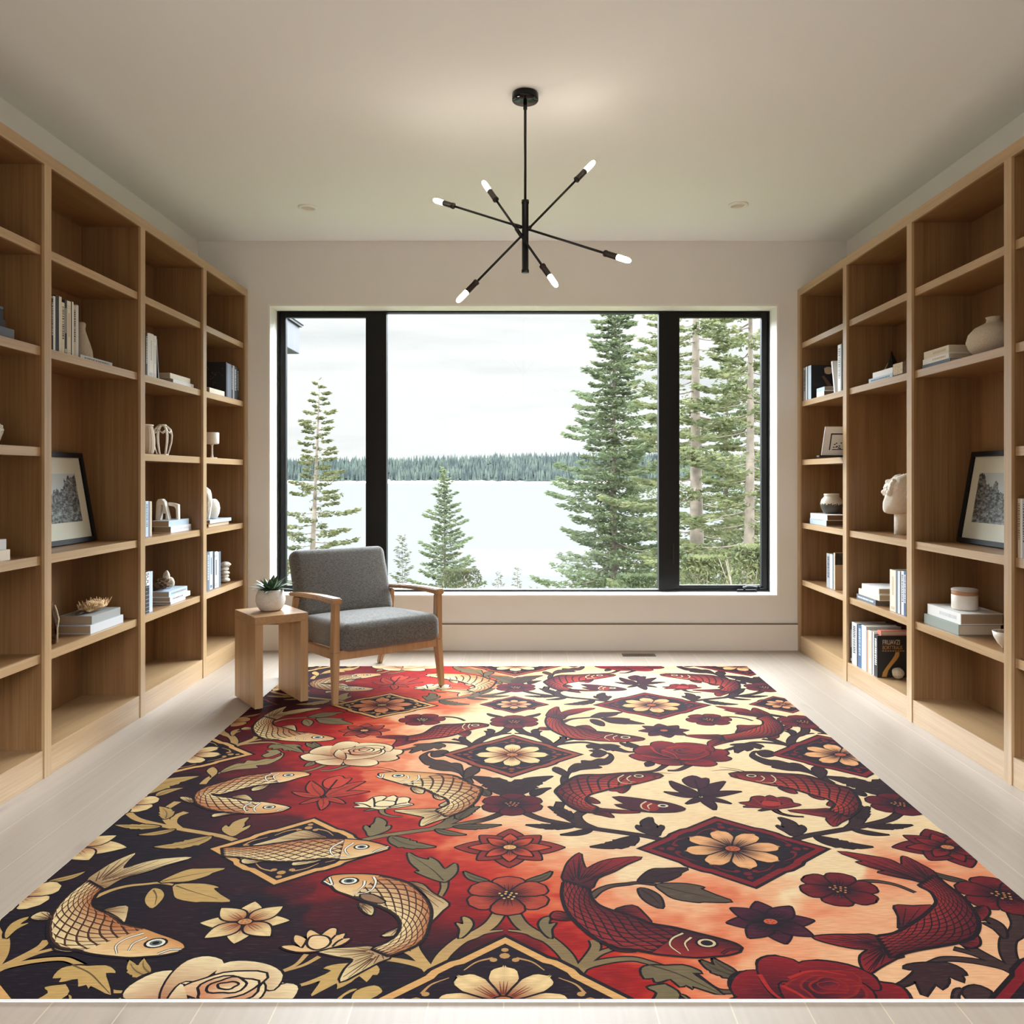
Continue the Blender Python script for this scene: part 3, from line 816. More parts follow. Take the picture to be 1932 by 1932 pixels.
b = MB(); b.tube([c0+Vector((.0,-.075,.012)), c0+Vector((.01,-.12,.014)), c0+Vector((0,-.155,.008))], [.004,.003,.002], 6); b.build('stalk', bark, e)
# third bay
g = 'books standing at the end of the third bay'
row(-1, 2.0, L5, 0.16, [(275,278.2,628,'black','title','pale'),(278.3,281.2,629,'white',None,None),(281.3,290.0,630,'white','foot','pale'),(290.5,295.4,634,'white','bands','pale')], 'beside the leaning slim book', g)
yA = depth(303.5, 2.0)
book_up(-1, 2.0, yA-.030, yA-.018, L5+.0006, .222, .15, 'black', 'slim dark book with a white spine edge leaning on the white row', g, 'edge', 'white', lean=0.115)
g = 'stacked cream books above the openwork vase'
book_flat(-1, 2.0, .12, depth(327,2.0), depth(365.5,2.0), L5+.0006, .028, 'white', 'lower white book of the pair lying beside the slim leaning book', g)
book_flat(-1, 2.003, .11, depth(322,2.0), depth(360,2.0), L5+.0292, .030, 'cream', 'upper cream book of the pair lying beside the slim leaning book', g)
e = empty('ribbed_vase', (-2.07, 4.50, L4), 'ribbed beige clay vase half hidden behind the bookcase upright', 'vase')
b = MB(); vs = []; fs = []; nr, nz_ = 60, 14
for k in range(nz_):
    z_ = .16*k/(nz_-1); r_ = .044+.012*math.sin(PI*(k/(nz_-1))**.8)
    if k == nz_-1: r_ -= .006
    for i in range(nr):
        rr = r_*(1+.035*math.cos(i*PI/1.5))
        vs.append((-2.07+rr*math.cos(2*PI*i/nr), 4.49+rr*math.sin(2*PI*i/nr), L4+.0006+z_))
for k in range(nz_-1):
    for i in range(nr): j = (i+1) % nr; fs.append((k*nr+i, k*nr+j, (k+1)*nr+j, (k+1)*nr+i))
fs.append(tuple(reversed(range(nr))))
b.sm = True; b.add(vs, fs); b.sm = False
b.build('vase_body', ceramic_r, e)
b = MB(); b.lathe([(.044,.154),(.050,.158),(.050,.163),(.044,.165),(.040,.150)], 40, Matrix.Translation((-2.07,4.49,L4+.0006)), cap0=False, cap1=False); b.build('rim', ceramic_w, e)
e = empty('openwork_vase', (-2.05, 4.68, L4), 'white openwork vase of curved ribs on the middle shelf', 'vase')
oc = Vector((-2.05, depth(306.5,2.05), L4+.0006))
for k in range(6):
    a = 2*PI*k/6+.35; d = Vector((math.cos(a), math.sin(a), 0)); b = MB()
    pts = [oc+d*r_+Vector((0,0,z_)) for r_, z_ in ((.028,.004),(.036,.03),(.047,.075),(.050,.115),(.043,.145),(.026,.163),(.016,.170))]
    b.tube(pts, [.0045,.004,.0045,.005,.006,.0055,.005], 8); b.build('rib', ceramic_w, e)
    b = MB(); a2 = a+PI/6; d2 = Vector((math.cos(a2), math.sin(a2), 0)); 
    b.tube([oc+d*.043+Vector((0,0,.145)), oc+d2*.046+Vector((0,0,.128)), oc+Vector((math.cos(a+PI/3), math.sin(a+PI/3),0))*.043+Vector((0,0,.145))], .004, 6); b.build('arch', ceramic_w, e)
b = MB(); b.lathe([(.012,.166),(.022,.166),(.024,.172),(.020,.177),(.012,.175)], 24, Matrix.Translation(oc), cap0=False, cap1=False); b.build('rim', ceramic_w, e)
b = MB(); b.lathe([(.032,0),(.034,.003),(.030,.008),(.001,.008)], 24, Matrix.Translation(oc)); b.build('foot', ceramic_w, e)
g = 'upright books beside the white sculpture'
row(-1, 2.02, L3, .15, [(274.6,280.2,945.5,'ice','title','slate'),(280.4,282.6,945.5,'slate',None,None),(282.8,286.6,946,'kraft',None,None)], 'beside the white sculpture', g)
g = 'books under the white sculpture'
book_flat(-1, 2.02, .105, depth(322.5,2.02), depth(361,2.02), L3+.0006, .036, 'white', 'lower white book under the white abstract sculpture', g, 'full', 'pale', paper_dark)
book_flat(-1, 2.025, .10, depth(318.5,2.025), depth(356.5,2.025), L3+.0372, .034, 'ice', 'upper ice-blue book under the white abstract sculpture', g, None, 'black', paper_dark)
e = empty('abstract_sculpture', (-2.075, 4.85, L3+.0715), 'white angular abstract sculpture with open legs on two stacked books', 'sculpture')
zb = L3+.0718
def pxz(px, py, Y=4.82): return (px-986)*Y/F, CAM_H-(py-900)*Y/F
def slab(pts, y0, y1, mat, parent, name):
    b = MB(); poly = [pxz(*p) for p in pts]; dz = zb-min(q[1] for q in poly)
    b.prism([(q[0], q[1]+dz) for q in poly], Matrix(((1,0,0,0),(0,0,-1,y1),(0,1,0,0),(0,0,0,1))), y1-y0)
    return b.build(name, mat, parent, bevel=.002)
slab([(297.5,986),(305.5,986),(308,958),(311,958),(310,974),(316.5,974),(316,986),(322.5,986),(320,975),(317,963),(314,952),(309,946.5),(302,947),(299,953)], 4.79, 4.83, ceramic_w, e, 'arch_figure')
slab([(331,983.5),(335,983.5),(334.5,955),(326,952.5),(315,951),(316,957),(327,959),(330,963)], 4.83, 4.86, ceramic_w, e, 'loop')
g = 'upright books beside the shell cluster'
r_ = None
ya, yb, s_ = depth(274.9,1.99), depth(281.6,1.99), 1.99
Yt = (ya+yb)/2; hh = CAM_H-(1079-900)*Yt/F-L2
bk = book_up(-1, s_, ya, yb, L2+.0006, hh, .16, 'black', 'black spine lettered white near the top beside the shell cluster', g, 'grid', 'pale')
b = MB(); y0_, y1_ = min(ya,yb), max(ya,yb); b.box((-s_+.0006, y0_+.0005, L2+hh*.665), (-s_, y1_-.0005, L2+hh)); b.build('spine_label', BK['white'], bk)
text_part('SUUIF', (y1_-y0_)*.98, Matrix.Translation((-s_+.0012, (y0_+y1_)/2-(y1_-y0_)*.36, L2+hh*.985)) @ Matrix(((0,0,1,0),(0,1,0,0),(-1,0,0,0),(0,0,0,1))), BK['black'], bk)
book_up(-1, 1.99, depth(281.7,1.99), depth(288,1.99), L2+.0006, hh-.003, .16, 'ice', 'plain ice-blue book next to the black lettered spine by the shell cluster', g, 'foot', 'pale')
g = 'white books under the shell cluster'
book_flat(-1, 1.99, .10, depth(322,1.99), depth(350,1.99), L2+.0006, .016, 'pale', 'thin pale lowest book under the shell cluster', g, None, 'black', paper_dark)
book_flat(-1, 1.988, .105, depth(321,1.988), depth(359,1.988), L2+.0172, .027, 'white', 'thick white middle book under the shell cluster', g, 'title', 'slate', paper_dark)
book_flat(-1, 1.992, .10, depth(319.5,1.99), depth(354,1.99), L2+.0448, .032, 'ice', 'pale blue top book under the shell cluster', g, 'full', 'grey', paper_dark)
e = empty('shell_cluster', (-2.06, 4.74, L2+.077), 'brown driftwood knot with two pale shells on the white book stack', 'shells')
zc = L2+.077
b = MB(); add_blob(b, (-2.06, 4.70, zc+.037), (.035,.06,.026), .6, 2.6, 11, sub=4); b.build('driftwood', bark, e)
for (dy, dz, h_, tilt_) in ((.015,.062,.045,-.25),(.075,.035,.034,.35)):
    b = MB(); add_blob(b, (-2.045, 4.70+dy, zc+dz), (.020,.020,h_), .12, 2.0, dy*50, sub=4, M=Matrix.Rotation(tilt_, 4, 'X')); b.build('shell', shell_m, e)
# fourth bay
g = 'dark books at the window end of the armchair-side bookcase'
yc0 = 5.500
e = book_up(-1, 1.985, yc0, yc0+.022, L5+.0006, .236, .20, 'black', 'black art book turned cover-out beside the slate spines', g)
b = MB(); 
for i in range(40):
    rs = random.Random(i); x = rs.uniform(-2.17,-2.00); z_ = rs.uniform(L5+.02, L5+.20); k = rs.uniform(.002,.007); b.box((x, yc0-.0002, z_), (x+k, yc0+.0004, z_+k*.7))
b.build('cover_print', BK['brown'], e)
b = MB(); b.lathe([(.0,-.0005),(.016,-.0005)], 14, Matrix.Translation((-2.10, yc0, L5+.19)) @ Matrix.Rotation(PI/2,4,'X'), cap0=False, cap1=False); b.build('cover_motif', BK['salmon'], e)
yy = yc0+.024
for i, (t_, c_, h_, dd, dc) in enumerate(((.075,'slate',.232,None,None),(.03,'black',.230,'title','grey'),(.028,'grey',.232,None,None),(.045,'navy',.228,'title','pale'),(.045,'black',.222,'title','grey'))):
    book_up(-1, 1.985, yy, yy+t_, L5+.0006, h_, .16, c_, '%s spine, %s after the cover-out art book on the bookcase beside the armchair' % (WORD[c_], ['first','second','third','fourth','fifth'][i]), g, dd, dc); yy += t_+.0005
book_flat(-1, 1.985, .12, 5.21, 5.47, L5+.0006, .035, 'cream', 'cream book lying flat before the cover-out black art book', g, None, 'black', paper_dark)
e = empty('cup_lamp', (-2.03, 5.36, L4), 'white cylinder cup on a slender stem on the window-end middle shelf', 'candle holder')
M = Matrix.Translation((-2.03, 5.37, L4+.0006))
b = MB(); b.lathe([(.036,.092),(.042,.095),(.044,.102),(.044,.165),(.042,.168),(.038,.168),(.037,.110),(.001,.108)], 32, M); b.build('cup', ceramic_w, e)
b = MB(); b.lathe([(.009,.006),(.006,.03),(.006,.08),(.012,.092)], 16, M); b.build('stem', ceramic_w, e)
b = MB(); b.lathe([(.032,0),(.033,.004),(.010,.0065)], 28, M); b.build('foot', ceramic_w, e)
e = empty('tall_stone_vase', (-2.045, 5.36, L3+.045), 'tall white upright stone form beside the round speckled vase', 'vase')
b = MB(); add_blob(b, (-2.05, 5.335, L3+.0455+.105), (.030,.034,.108), .16, 1.3, 5, sub=4); b.build('stone_body', stone_w, e)
e = empty('round_speckled_vase', (-2.06, 5.45, L3+.045), 'round speckled white vase beside the tall white stone form', 'vase')
b = MB(); M = Matrix.Translation((-2.06, 5.435, L3+.0455)); b.lathe([(.028,0),(.040,.008),(.052,.04),(.056,.072),(.050,.105),(.036,.126),(.026,.132),(.022,.128),(.024,.11)], 36, M, cap1=False); b.build('vase_body', pot_m, e)
g = 'books under the tall white stone form'
book_flat(-1, 2.01, .13, 5.26, 5.62, L3+.0006, .022, 'kraft', 'lower brown-edged book under the tall white stone form', g, None, 'black', BK['brown'])
book_flat(-1, 2.0, .13, 5.255, 5.64, L3+.0230, .022, 'ice', 'upper ice-blue book under the tall white stone form', g, 'title', 'pale', paper_dark)
g = 'books beside the stacked white stones'
row(-1, 2.0, L2, .14, [(390.5,395.5,1041.5,'slate','title','pale'),(395.6,401.5,1041,'ice','foot','slate'),(401.6,405,1041,'black',None,None),(405.1,410.5,1041,'pale','bands','slate'),(410.6,416.5,1041,'slate','edge','white')], 'beside the stacked white stones', g)
e = empty('stone_stack', (-2.04, 5.63, L2), 'five rough white stones balanced in a stack beside the slate books', 'stone stack')
zz = L2+.005
for i, (r1, h_) in enumerate(((.032,.030),(.030,.026),(.030,.024),(.032,.028),(.034,.036))):
    b = MB(); add_blob(b, (-2.04+.004*(-1)**i, 5.625+.006*math.sin(i*2.1), zz+h_*.48), (r1, r1*1.1, h_*.54), .18, 1.8, 20+i, sub=3); b.build('stone', stone_w, e); zz += h_*.94

# ---- bookcase across the rug ------------------------------------------------------
# bay by the window
g = 'books by the window in the bookcase across the rug'
row(1, 1.972, L5, .15, [(1515.6,1520.83,694,'grey','title','black'),(1520.9,1522.77,692,'white',None,None),(1522.84,1524.2,691.5,'black',None,None)], 'beside the branch-cover art book', g)
ys = depth(1530.5, 1.972); ye = depth(1524.5, 1.972)
e = book_up(1, 1.972, ys, ye, L5+.0006, .232, .21, 'black', 'black art book with a branch picture on its outward cover', g)
b = MB(); b.box((1.9715, ys+.001, L5+.001), (1.972, ye-.001, L5+.2315)); b.build('spine_label', BK['ice'], e)
b = MB(); Mx = Matrix.Translation((0, ys+.0006, 0)) @ Matrix.Rotation(PI/2, 4, 'X')
b.prism([(2.045,L5+.155),(2.06,L5+.16),(2.165,L5+.03),(2.16,L5+.005),(2.13,L5+.005)], Mx, .0008); b.build('cover_branch', BK['brown'], e)
b = MB(); b.prism([(2.09+.032*math.cos(k*.6283)*(1+.15*math.sin(k*2.1)), L5+.195+.026*math.sin(k*.6283)) for k in range(10)], Mx, .0008); b.build('cover_stone', BK['kraft'], e)
ysb = 5.10
book_flat(1, 1.985, .16, depth(1554,1.985)-.005, depth(1528,1.985)-.13, L5+.0006, .036, 'white', 'lower white book lying before the branch-cover art book', g, None, 'black', BK['brown'])
book_flat(1, 1.988, .155, depth(1555,1.988)-.005, depth(1528,1.988)-.13, L5+.0372, .026, 'ice', 'upper ice-blue book lying before the branch-cover art book', g, None, 'black', paper_dark)
y1_, y0_ = depth(1580.5,1.99), depth(1589.5,1.99)
book_up(1, 1.99, depth(1586.2,1.99), depth(1580.5,1.99), L5+.0006, .298, .15, 'white', 'tallest white book standing against the upright near the branch-cover art book', g, 'title', 'slate')
book_up(1, 1.99, depth(1588.8,1.99), depth(1586.3,1.99), L5+.0006, .298, .15, 'black', 'black spine squeezed between the tallest white book and the upright', g)
book_up(1, 1.99, depth(1575.8,1.99), depth(1573.6,1.99), L5+.0006, .215, .15, 'white', 'slim white book leaning on the tallest white book', g, lean=-.24)
e = empty('art_card', (2.06, 5.03, L4), 'white card with a black line drawing leaning on its own shelf', 'picture')
def leanquad(x0, x1, z0, z1, yo, top, name, mat, parent, th=.004):
    b = MB(); Yb = 5.075; k = .16
    P = lambda x, z, y: Vector((x+.16*(z-L4)*1.0, Yb+(z-L4)*.05+y, z))
    b.hexa([P(x0,z0,yo),P(x1,z0,yo),P(x1,z0,yo+th),P(x0,z0,yo+th),P(x0,z1,yo),P(x1,z1,yo),P(x1,z1,yo+th),P(x0,z1,yo+th)]); return b.build(name, mat, parent)
leanquad(1.903+.0, 2.06, L4+.012, L4+.190, 0, 0, 'card', BK['white'], e)
for (a_, b_, c_, d_) in ((1.945,2.055,L4+.140,L4+.148),(1.945,1.952,L4+.045,L4+.148),(1.965,2.055,L4+.045,L4+.05)): leanquad(a_, b_, c_, d_, -.0012, 0, 'line_drawing', BK['black'], e, .001)
for i in range(14):
    rs = random.Random(i+50); x = rs.uniform(1.965,2.04); z_ = L4+.05+rs.uniform(0,1)**2*.055*(1-abs(x-2.0)/.06); leanquad(x, x+.010, z_, z_+.006, -.0014, 0, 'line_drawing', BK['black'], e, .001)
b = MB(); b.box((1.885,5.055,L4+.0006), (2.075,5.10,L4+.012)); b.build('stand', BK['black'], e, bevel=.001)
e.location.x = 2.0
g = 'books under the two-tone jar'
book_flat(1, 1.99, .16, depth(1558.5,1.99)-.005, depth(1528,1.99), L3+.0006, .037, 'ice', 'lower ice-blue book under the two-tone jar', g, None, 'black', BK['brown'])
book_flat(1, 1.985, .16, depth(1560,1.985)-.005, depth(1529,1.985), L3+.0382, .036, 'white', 'upper white book under the two-tone jar', g, None, 'black', BK['brown'])
def jar_two_tone():
    m, nt, b_, out = nmat('two_tone_glaze'); tc = nt.nodes.new('ShaderNodeTexCoord'); sp_ = nt.nodes.new('ShaderNodeSeparateXYZ'); nt.links.new(tc.outputs['Object'], sp_.inputs[0])
    n_ = nt.nodes.new('ShaderNodeTexNoise'); n_.inputs['Scale'].default_value = 110; nt.links.new(tc.outputs['Object'], n_.inputs['Vector'])
    a = nt.nodes.new('ShaderNodeMath'); a.operation = 'MULTIPLY_ADD'; nt.links.new(n_.outputs['Fac'], a.inputs[0]); a.inputs[1].default_value = .05; nt.links.new(sp_.outputs['Z'], a.inputs[2])
    r_ = nt.nodes.new('ShaderNodeValToRGB'); r_.color_ramp.interpolation = 'CONSTANT'; r_.color_ramp.elements[0].color = srgb(70,62,52); r_.color_ramp.elements[1].position = .088; r_.color_ramp.elements[1].color = srgb(206,198,180)
    nt.links.new(a.outputs[0], r_.inputs[0]); nt.links.new(r_.outputs[0], b_.inputs['Base Color']); b_.inputs['Roughness'].default_value = .35
    return m
jc = Vector((2.085, depth(1569,2.085), L3+.0748))
e = empty('two_tone_jar', jc, 'round jar glazed white above and speckled dark below on two books', 'jar')
b = MB(); b.lathe([(.038,0),(.052,.006),(.068,.035),(.073,.065),(.066,.095),(.050,.112),(.047,.118),(.050,.122),(.050,.134),(.046,.135),(.044,.115)], 40, Matrix.Translation(jc), cap1=False); b.build('jar_body', jar_two_tone(), e, origin=jc)
g = 'books below the two-tone jar stack'
row(1, 2.0, L2, .16, [(1559.5,1566.2,1044.5,'grey','title','black'),(1566.3,1570.5,1046,'pale',None,None),(1570.6,1573.0,1047,'slate',None,None)], 'below the two-tone jar', g)
ys = depth(1575.5,2.0)
e = book_up(1, 2.0, ys, depth(1573.1,2.0), L2+.0006, .236, .19, 'kraft', 'kraft book with a dark photo on its outward cover', g)
b = MB(); b.box((2.0, ys-.0002, L2+.16), (2.19, ys+.0006, L2+.2364)); b.build('cover_photo', plain('cover_photo_dark', srgb(60,56,48), .5, noise=.5, nscale=60), e)
# second bay
g = 'books beside the driftwood block'
book_flat(1, 1.985, .15, depth(1684,1.985)-.0, depth(1639,1.985), L5+.0006, .026, 'ice', 'lower ice-blue book beside the wooden block', g, 'full', 'slate')
book_flat(1, 1.988, .145, depth(1684,1.988)-.0, depth(1646.5,1.988), L5+.0272, .030, 'white', 'upper white book beside the wooden block', g)
e = empty('wood_block', (2.06, 4.33, L5), 'rough brown wooden block against the bookcase upright', 'wood block')
b = MB(); b.box((1.99, 4.185, L5+.0006), (2.12, depth(1685,1.99), L5+.075)); b.build('block_body', bark, e, bevel=.006)
b = MB(); b.box((1.9885, 4.30, L5+.01), (1.9900, depth(1685.5,1.99)+.001, L5+.07)); b.build('pale_face', bark_pale, e)
rc = Vector((2.192, depth(1684,2.192), L5+.0006))
e = empty('dark_rock', rc, 'jagged black rock with a pale edge behind the wooden block', 'rock')
b = MB(); rs = random.Random(9); vs = []; fs = []; n = 9; rings = [(0,.055),(.05,.056),(.09,.050),(.12,.038),(.150,.026),(.18,.015),(.2,.004)]
for z_, r_ in rings:
    for i in range(n):
        a = 2*PI*i/n; k = r_*rs.uniform(.72,1.25); vs.append((rc.x+k*math.cos(a)*.75-.10*z_*.2, rc.y+k*math.sin(a)*1.0+.06*(z_ > .1)*(z_-.1), rc.z+z_*1.06))
for k in range(len(rings)-1):
    for i in range(n): j = (i+1) % n; fs.append((k*n+i, k*n+j, (k+1)*n+j, (k+1)*n+i))
fs.append(tuple(reversed(range(n)))); fs.append(tuple((len(rings)-1)*n+i for i in range(n)))
b.add(vs, fs); b.build('rock_body', dark_rock, e)
b = MB(); b.tube([(rc.x-.03, rc.y+.052, rc.z+.005), (rc.x-.03, rc.y+.05, rc.z+.05), (rc.x-.03, rc.y+.056, rc.z+.085), (rc.x-.02, rc.y+.045, rc.z+.12), (rc.x-.01, rc.y+.03, rc.z+.15)], [.004,.005,.005,.004,.002], 6); b.build('pale_edge', bark_pale, e)
bc_ = Vector((2.185, 4.33, L5+.0006))
e = empty('shell_ornament', bc_, 'streaked brown and white spire shell behind the wooden block', 'shell')
b = MB(); b.lathe([(.02,0),(.034,.03),(.040,.08),(.034,.14),(.022,.19),(.008,.235),(.001,.245)], 14, Matrix.Translation(bc_)); b.build('shell_body', brass, e)
for k in range(6):
    a = k*PI/3; d = Vector((math.cos(a), math.sin(a), 0)); b = MB(); b.tube([bc_+d*r_+Vector((0,0,z_)) for r_, z_ in ((.034,.03),(.041,.08),(.035,.14),(.023,.19),(.009,.232))], [.003,.005,.005,.004,.001], 6); b.build('ridge', shell_m, e)
# plaster head
hc = Vector((2.118, 4.60, L3+.0006))
e = empty('plaster_head', hc, 'white plaster head sculpture on a column neck', 'sculpture')
b = MB(); b.lathe([(.046,0),(.046,.10),(.045,.145)], 32, Matrix.Translation(hc+Vector((.012,0,0)))); b.build('neck', plaster, e)
prof = [(.112,-.030,.020,.020),(.116,-.072,.060,.040),(.124,-.090,.066,.054),(.136,-.096,.072,.062),(.155,-.097,.078,.068),(.18,-.093,.084,.073),(.21,-.087,.089,.077),(.235,-.086,.092,.078),(.265,-.080,.092,.076),(.29,-.066,.088,.068),(.31,-.048,.076,.056),(.325,-.024,.056,.040),(.333,.0,.034,.02),(.335,.012,.020,.006)]
def head_loft(b, prof, grow=0.0, amp=0.0, freq=60):
    n = 40; vs = []; fs = []
    for (z_, f, k, w_) in prof:
        cx = (f+k)/2; rx = (k-f)/2+grow; ry = w_+grow
        for i in range(n):
            a = 2*PI*i/n; x = cx+rx*math.cos(a); y = ry*math.sin(a)
            p = Vector((x, y, z_+(grow if z_ > .3 else 0)))
            if amp: p += p.normalized()*amp*mnoise.fractal(p*freq, 1, 2, 3)
            # nose and brow on the face side
            if not amp and x < cx:
                fy = math.exp(-(y/.016)**2); p.x -= .007*fy*math.exp(-((z_-.185)/.022)**2) + .002*fy*math.exp(-((z_-.140)/.012)**2); p.x += .010*math.exp(-((abs(y)-.03)/.014)**2)*math.exp(-((z_-.208)/.014)**2)
            vs.append(hc+p)
    for k in range(len(prof)-1):
        for i in range(n): j = (i+1) % n; fs.append((k*n+i, k*n+j, (k+1)*n+j, (k+1)*n+i))
    fs.append(tuple(reversed(range(n)))); fs.append(tuple((len(prof)-1)*n+i for i in range(n)))
    b.sm = True; b.add(vs, fs); b.sm = False
b = MB(); head_loft(b, prof); b.build('head', plaster, e)
hair = [(.225,-.070,.090,.075)]+[(p[0], p[1], p[2], p[3]) for p in prof if p[0] > .235]
b = MB(); head_loft(b, hair, .004, .016, 34); b.build('hair', plaster, e)
b = MB(); rs = random.Random(2)
for i in range(9): add_blob(b, hc+Vector((-.076+.010*(i//3), -.030+.030*(i%3), .236+.026*(i//3))), (.017,.018,.020), .35, 2, i, sub=3)
b.build('fringe_curls', plaster, e)
b = MB(); b.tube([hc+Vector((-.005,-.080,.225)), hc+Vector((.005,-.083,.200)), hc+Vector((.022,-.080,.180)), hc+Vector((.036,-.074,.160))], [.010,.010,.008,.004], 8); b.build('ear', plaster, e)
g = 'books stacked by the blue-patterned spine'
book_flat(1, 1.985, .17, depth(1652,1.985), depth(1616,1.985), L2+.0006, .030, 'slate', 'lowest dark-lettered blue book of three by the cream upright books', g, 'full', 'white', BK['brown'])
book_flat(1, 1.99, .16, depth(1659,1.99), depth(1620,1.99), L2+.0312, .034, 'cream', 'middle cream book of three by the cream upright books', g, None, 'black', paper_dark)
book_flat(1, 1.995, .16, depth(1658,1.995), depth(1626,1.995), L2+.0660, .032, 'white', 'top white book of three by the cream upright books', g, None, 'black', paper_dark)
g = 'upright books beside the three-book stack'
row(1, 1.99, L2, .17, [(1678.8,1690,1075.5,'cream','foot','kraft'),(1690.2,1693.5,1076.5,'slate',None,None),(1693.7,1700.2,1078,'pale','edge','black'),(1700.4,1705,1078,'white','title','blue'),(1705.2,1709.8,1078,'blue','title','white')], 'beside the three-book stack', g)
g = 'upright books on the bottom shelf'
row(1, 1.972, L1, .20, [(1604.6,1607.18,1177,'navy','foot','pale'),(1607.27,1616.38,1175,'white','title','navy'),(1616.57,1618.59,1178,'black',None,None),(1618.68,1625.5,1179.5,'blue','title','ice'),(1625.59,1634.61,1180.5,'pale','edge','ice'),(1634.7,1637.92,1189,'tan',None,None),(1638.01,1644.64,1190,'cream','bands','kraft'),(1644.73,1646.02,1193,'black',None,None),(1646.11,1648.6,1192.5,'white',None,None)], 'beside the gold-lettered cover', g)
ye = depth(1648.9,1.972); ys = depth(1655.5,1.972)
e = book_up(1, 1.972, ys, ye, L1+.0006, .232, .195, 'black', 'black book with gold lettering and a gold tail on its outward cover', g, 'title', 'white')
yf = ys-.0004
Mc = lambda x, z: Matrix.Translation((x, yf-.0008, z)) @ Matrix.Rotation(PI/2, 4, 'X')
SX = Matrix.Scale(.66, 4, (1,0,0)); text_part('FRUAVZI', .038, Mc(1.999, L1+.184) @ SX, BK['kraft'], e); text_part('BORTTRAUS', .030, Mc(1.999, L1+.157) @ SX, BK['gold'], e)
for i in range(9):
    rs = random.Random(i); b = MB(); x = 1.999+i*.014; b.box((x, yf-.001, L1+.146), (x+.009, yf, L1+.151)); 
    b.build('small_print', BK['gold'], e)
Mp = Matrix.Translation((0, yf, 0)) @ Matrix.Rotation(PI/2, 4, 'X')
b = MB(); b.prism([(2.073,L1+.142),(2.094,L1+.142),(2.092,L1+.12),(2.080,L1+.10),(2.050,L1+.065),(2.032,L1+.04),(2.022,L1+.004),(1.996,L1+.004),(2.002,L1+.03),(2.018,L1+.055),(2.048,L1+.095),(2.066,L1+.122)], Mp, .001); b.build('cover_tail', BK['gold'], e)
b = MB(); b.box((1.99, ye+.0005, L1+.2333), (2.15, ye+.016, L1+.262)); 
book_up(1, 1.99, ye-.001, ye-.0005, L1, .1, .1, 'salmon', 'x', 'x') if False else None
book_flat(1, 1.992, .165, ys, ye-.0, L1+.2332, .026, 'salmon', 'salmon pink book lying on top of the gold-lettered black book', 'books above the gold-lettered cover')
pb_ = Vector((2.07, ys-.034, L1+.0006))
e = empty('round_pebble', pb_, 'round pale pebble in front of the gold-lettered black book', 'pebble')
b = MB(); add_blob(b, pb_+Vector((0,0,.0335)), (.032,.028,.0305), .12, 1.6, 31, sub=4); b.build('pebble_body', shell_m, e)
# third bay
g = 'books beside the squat vase'
book_flat(1, 1.985, .16, depth(1793,1.985), depth(1740,1.985), L5+.0006, .020, 'slate', 'thin slate book under two cream books beside the squat vase', g)
book_flat(1, 1.985, .17, depth(1790,1.985), depth(1741,1.985), L5+.0210, .026, 'white', 'middle white book of the stack beside the squat vase', g, 'title', 'kraft')
book_flat(1, 1.987, .17, depth(1790,1.987), depth(1743,1.987), L5+.0476, .036, 'cream', 'top cream book of the stack beside the squat vase', g, 'title', 'kraft')
vc = Vector((2.10, 3.66, L5+.0006))
e = empty('squat_vase', vc, 'squat round beige stoneware vase with a narrow neck', 'vase')
b = MB(); b.lathe([(.05,0),(.075,.006),(.102,.04),(.112,.070),(.103,.103),(.078,.131),(.045,.148),(.032,.155),(.030,.168),(.034,.178),(.030,.179),(.026,.166)], 48, Matrix.Translation(vc), cap1=False); b.build('vase_body', ceramic_b, e)
picture(1, 3.45, 4.06, 2.142, 2.218, L3, .448, 'black-framed monochrome forest photograph leaning in the bookcase across the rug', 2)
g = 'books under the lidded jar'
book_flat(1, 1.99, .20, depth(1808.5,1.99), depth(1743.5,1.99), L2+.0006, .047, 'sage', 'lower sage book under the lidded jar', g, None, 'black', paper)
book_flat(1, 2.0, .20, depth(1812.5,2.0), depth(1750,2.0), L2+.0482, .050, 'white', 'upper white book under the lidded jar', g, 'title', 'pale', paper_dark)
lc_ = Vector((2.085, depth(1820,2.085), L2+.0988))
e = empty('lidded_jar', lc_, 'white stoneware jar with a wooden band and lid on two stacked books', 'jar')
M = Matrix.Translation(lc_)
b = MB(); b.lathe([(.050,0),(.056,.004),(.057,.010),(.057,.068),(.055,.070)], 40, M); b.build('jar_body', ceramic_w, e)
b = MB(); b.lathe([(.0555,.0702),(.0565,.072),(.0565,.086),(.0555,.087)], 40, M); b.build('wood_band', BK['tan'], e)
b = MB(); b.lathe([(.056,.0872),(.058,.089),(.058,.096),(.055,.098),(.001,.0985)], 40, M); b.build('lid', plain('jar_lid', srgb(176,164,148), .6), e)
wc = Vector((2.045, depth(1899,2.045), L2+.0006))
e = empty('small_bowl', wc, 'small white bowl half hidden behind the upright near the lidded jar', 'bowl')
b = MB(); b.lathe([(.018,0),(.020,.004),(.034,.020),(.048,.045),(.054,.070),(.0515,.070),(.045,.046),(.030,.024),(.001,.018)], 40, Matrix.Translation(wc), cap1=False); b.build('bowl_body', ceramic_w, e)
b = MB(); add_blob(b, wc+Vector((0,0,.058)), (.040,.040,.014), .3, 3, 7, sub=4); b.build('filling', bark, e)
# bay nearest the camera
g = 'books at the camera end of the bookcase across the rug'
row(1, 1.972, L3, .16, [(1920.2,1924.86,941,'cream','title','brown'),(1925.03,1928.67,941,'white',None,None),(1928.84,1934.6,942,'grey','title','black'),(1934.77,1941.38,943,'navy','foot','pale'),(1941.55,1949.0,943,'cream',None,None)], 'beside the camera-end upright', g)
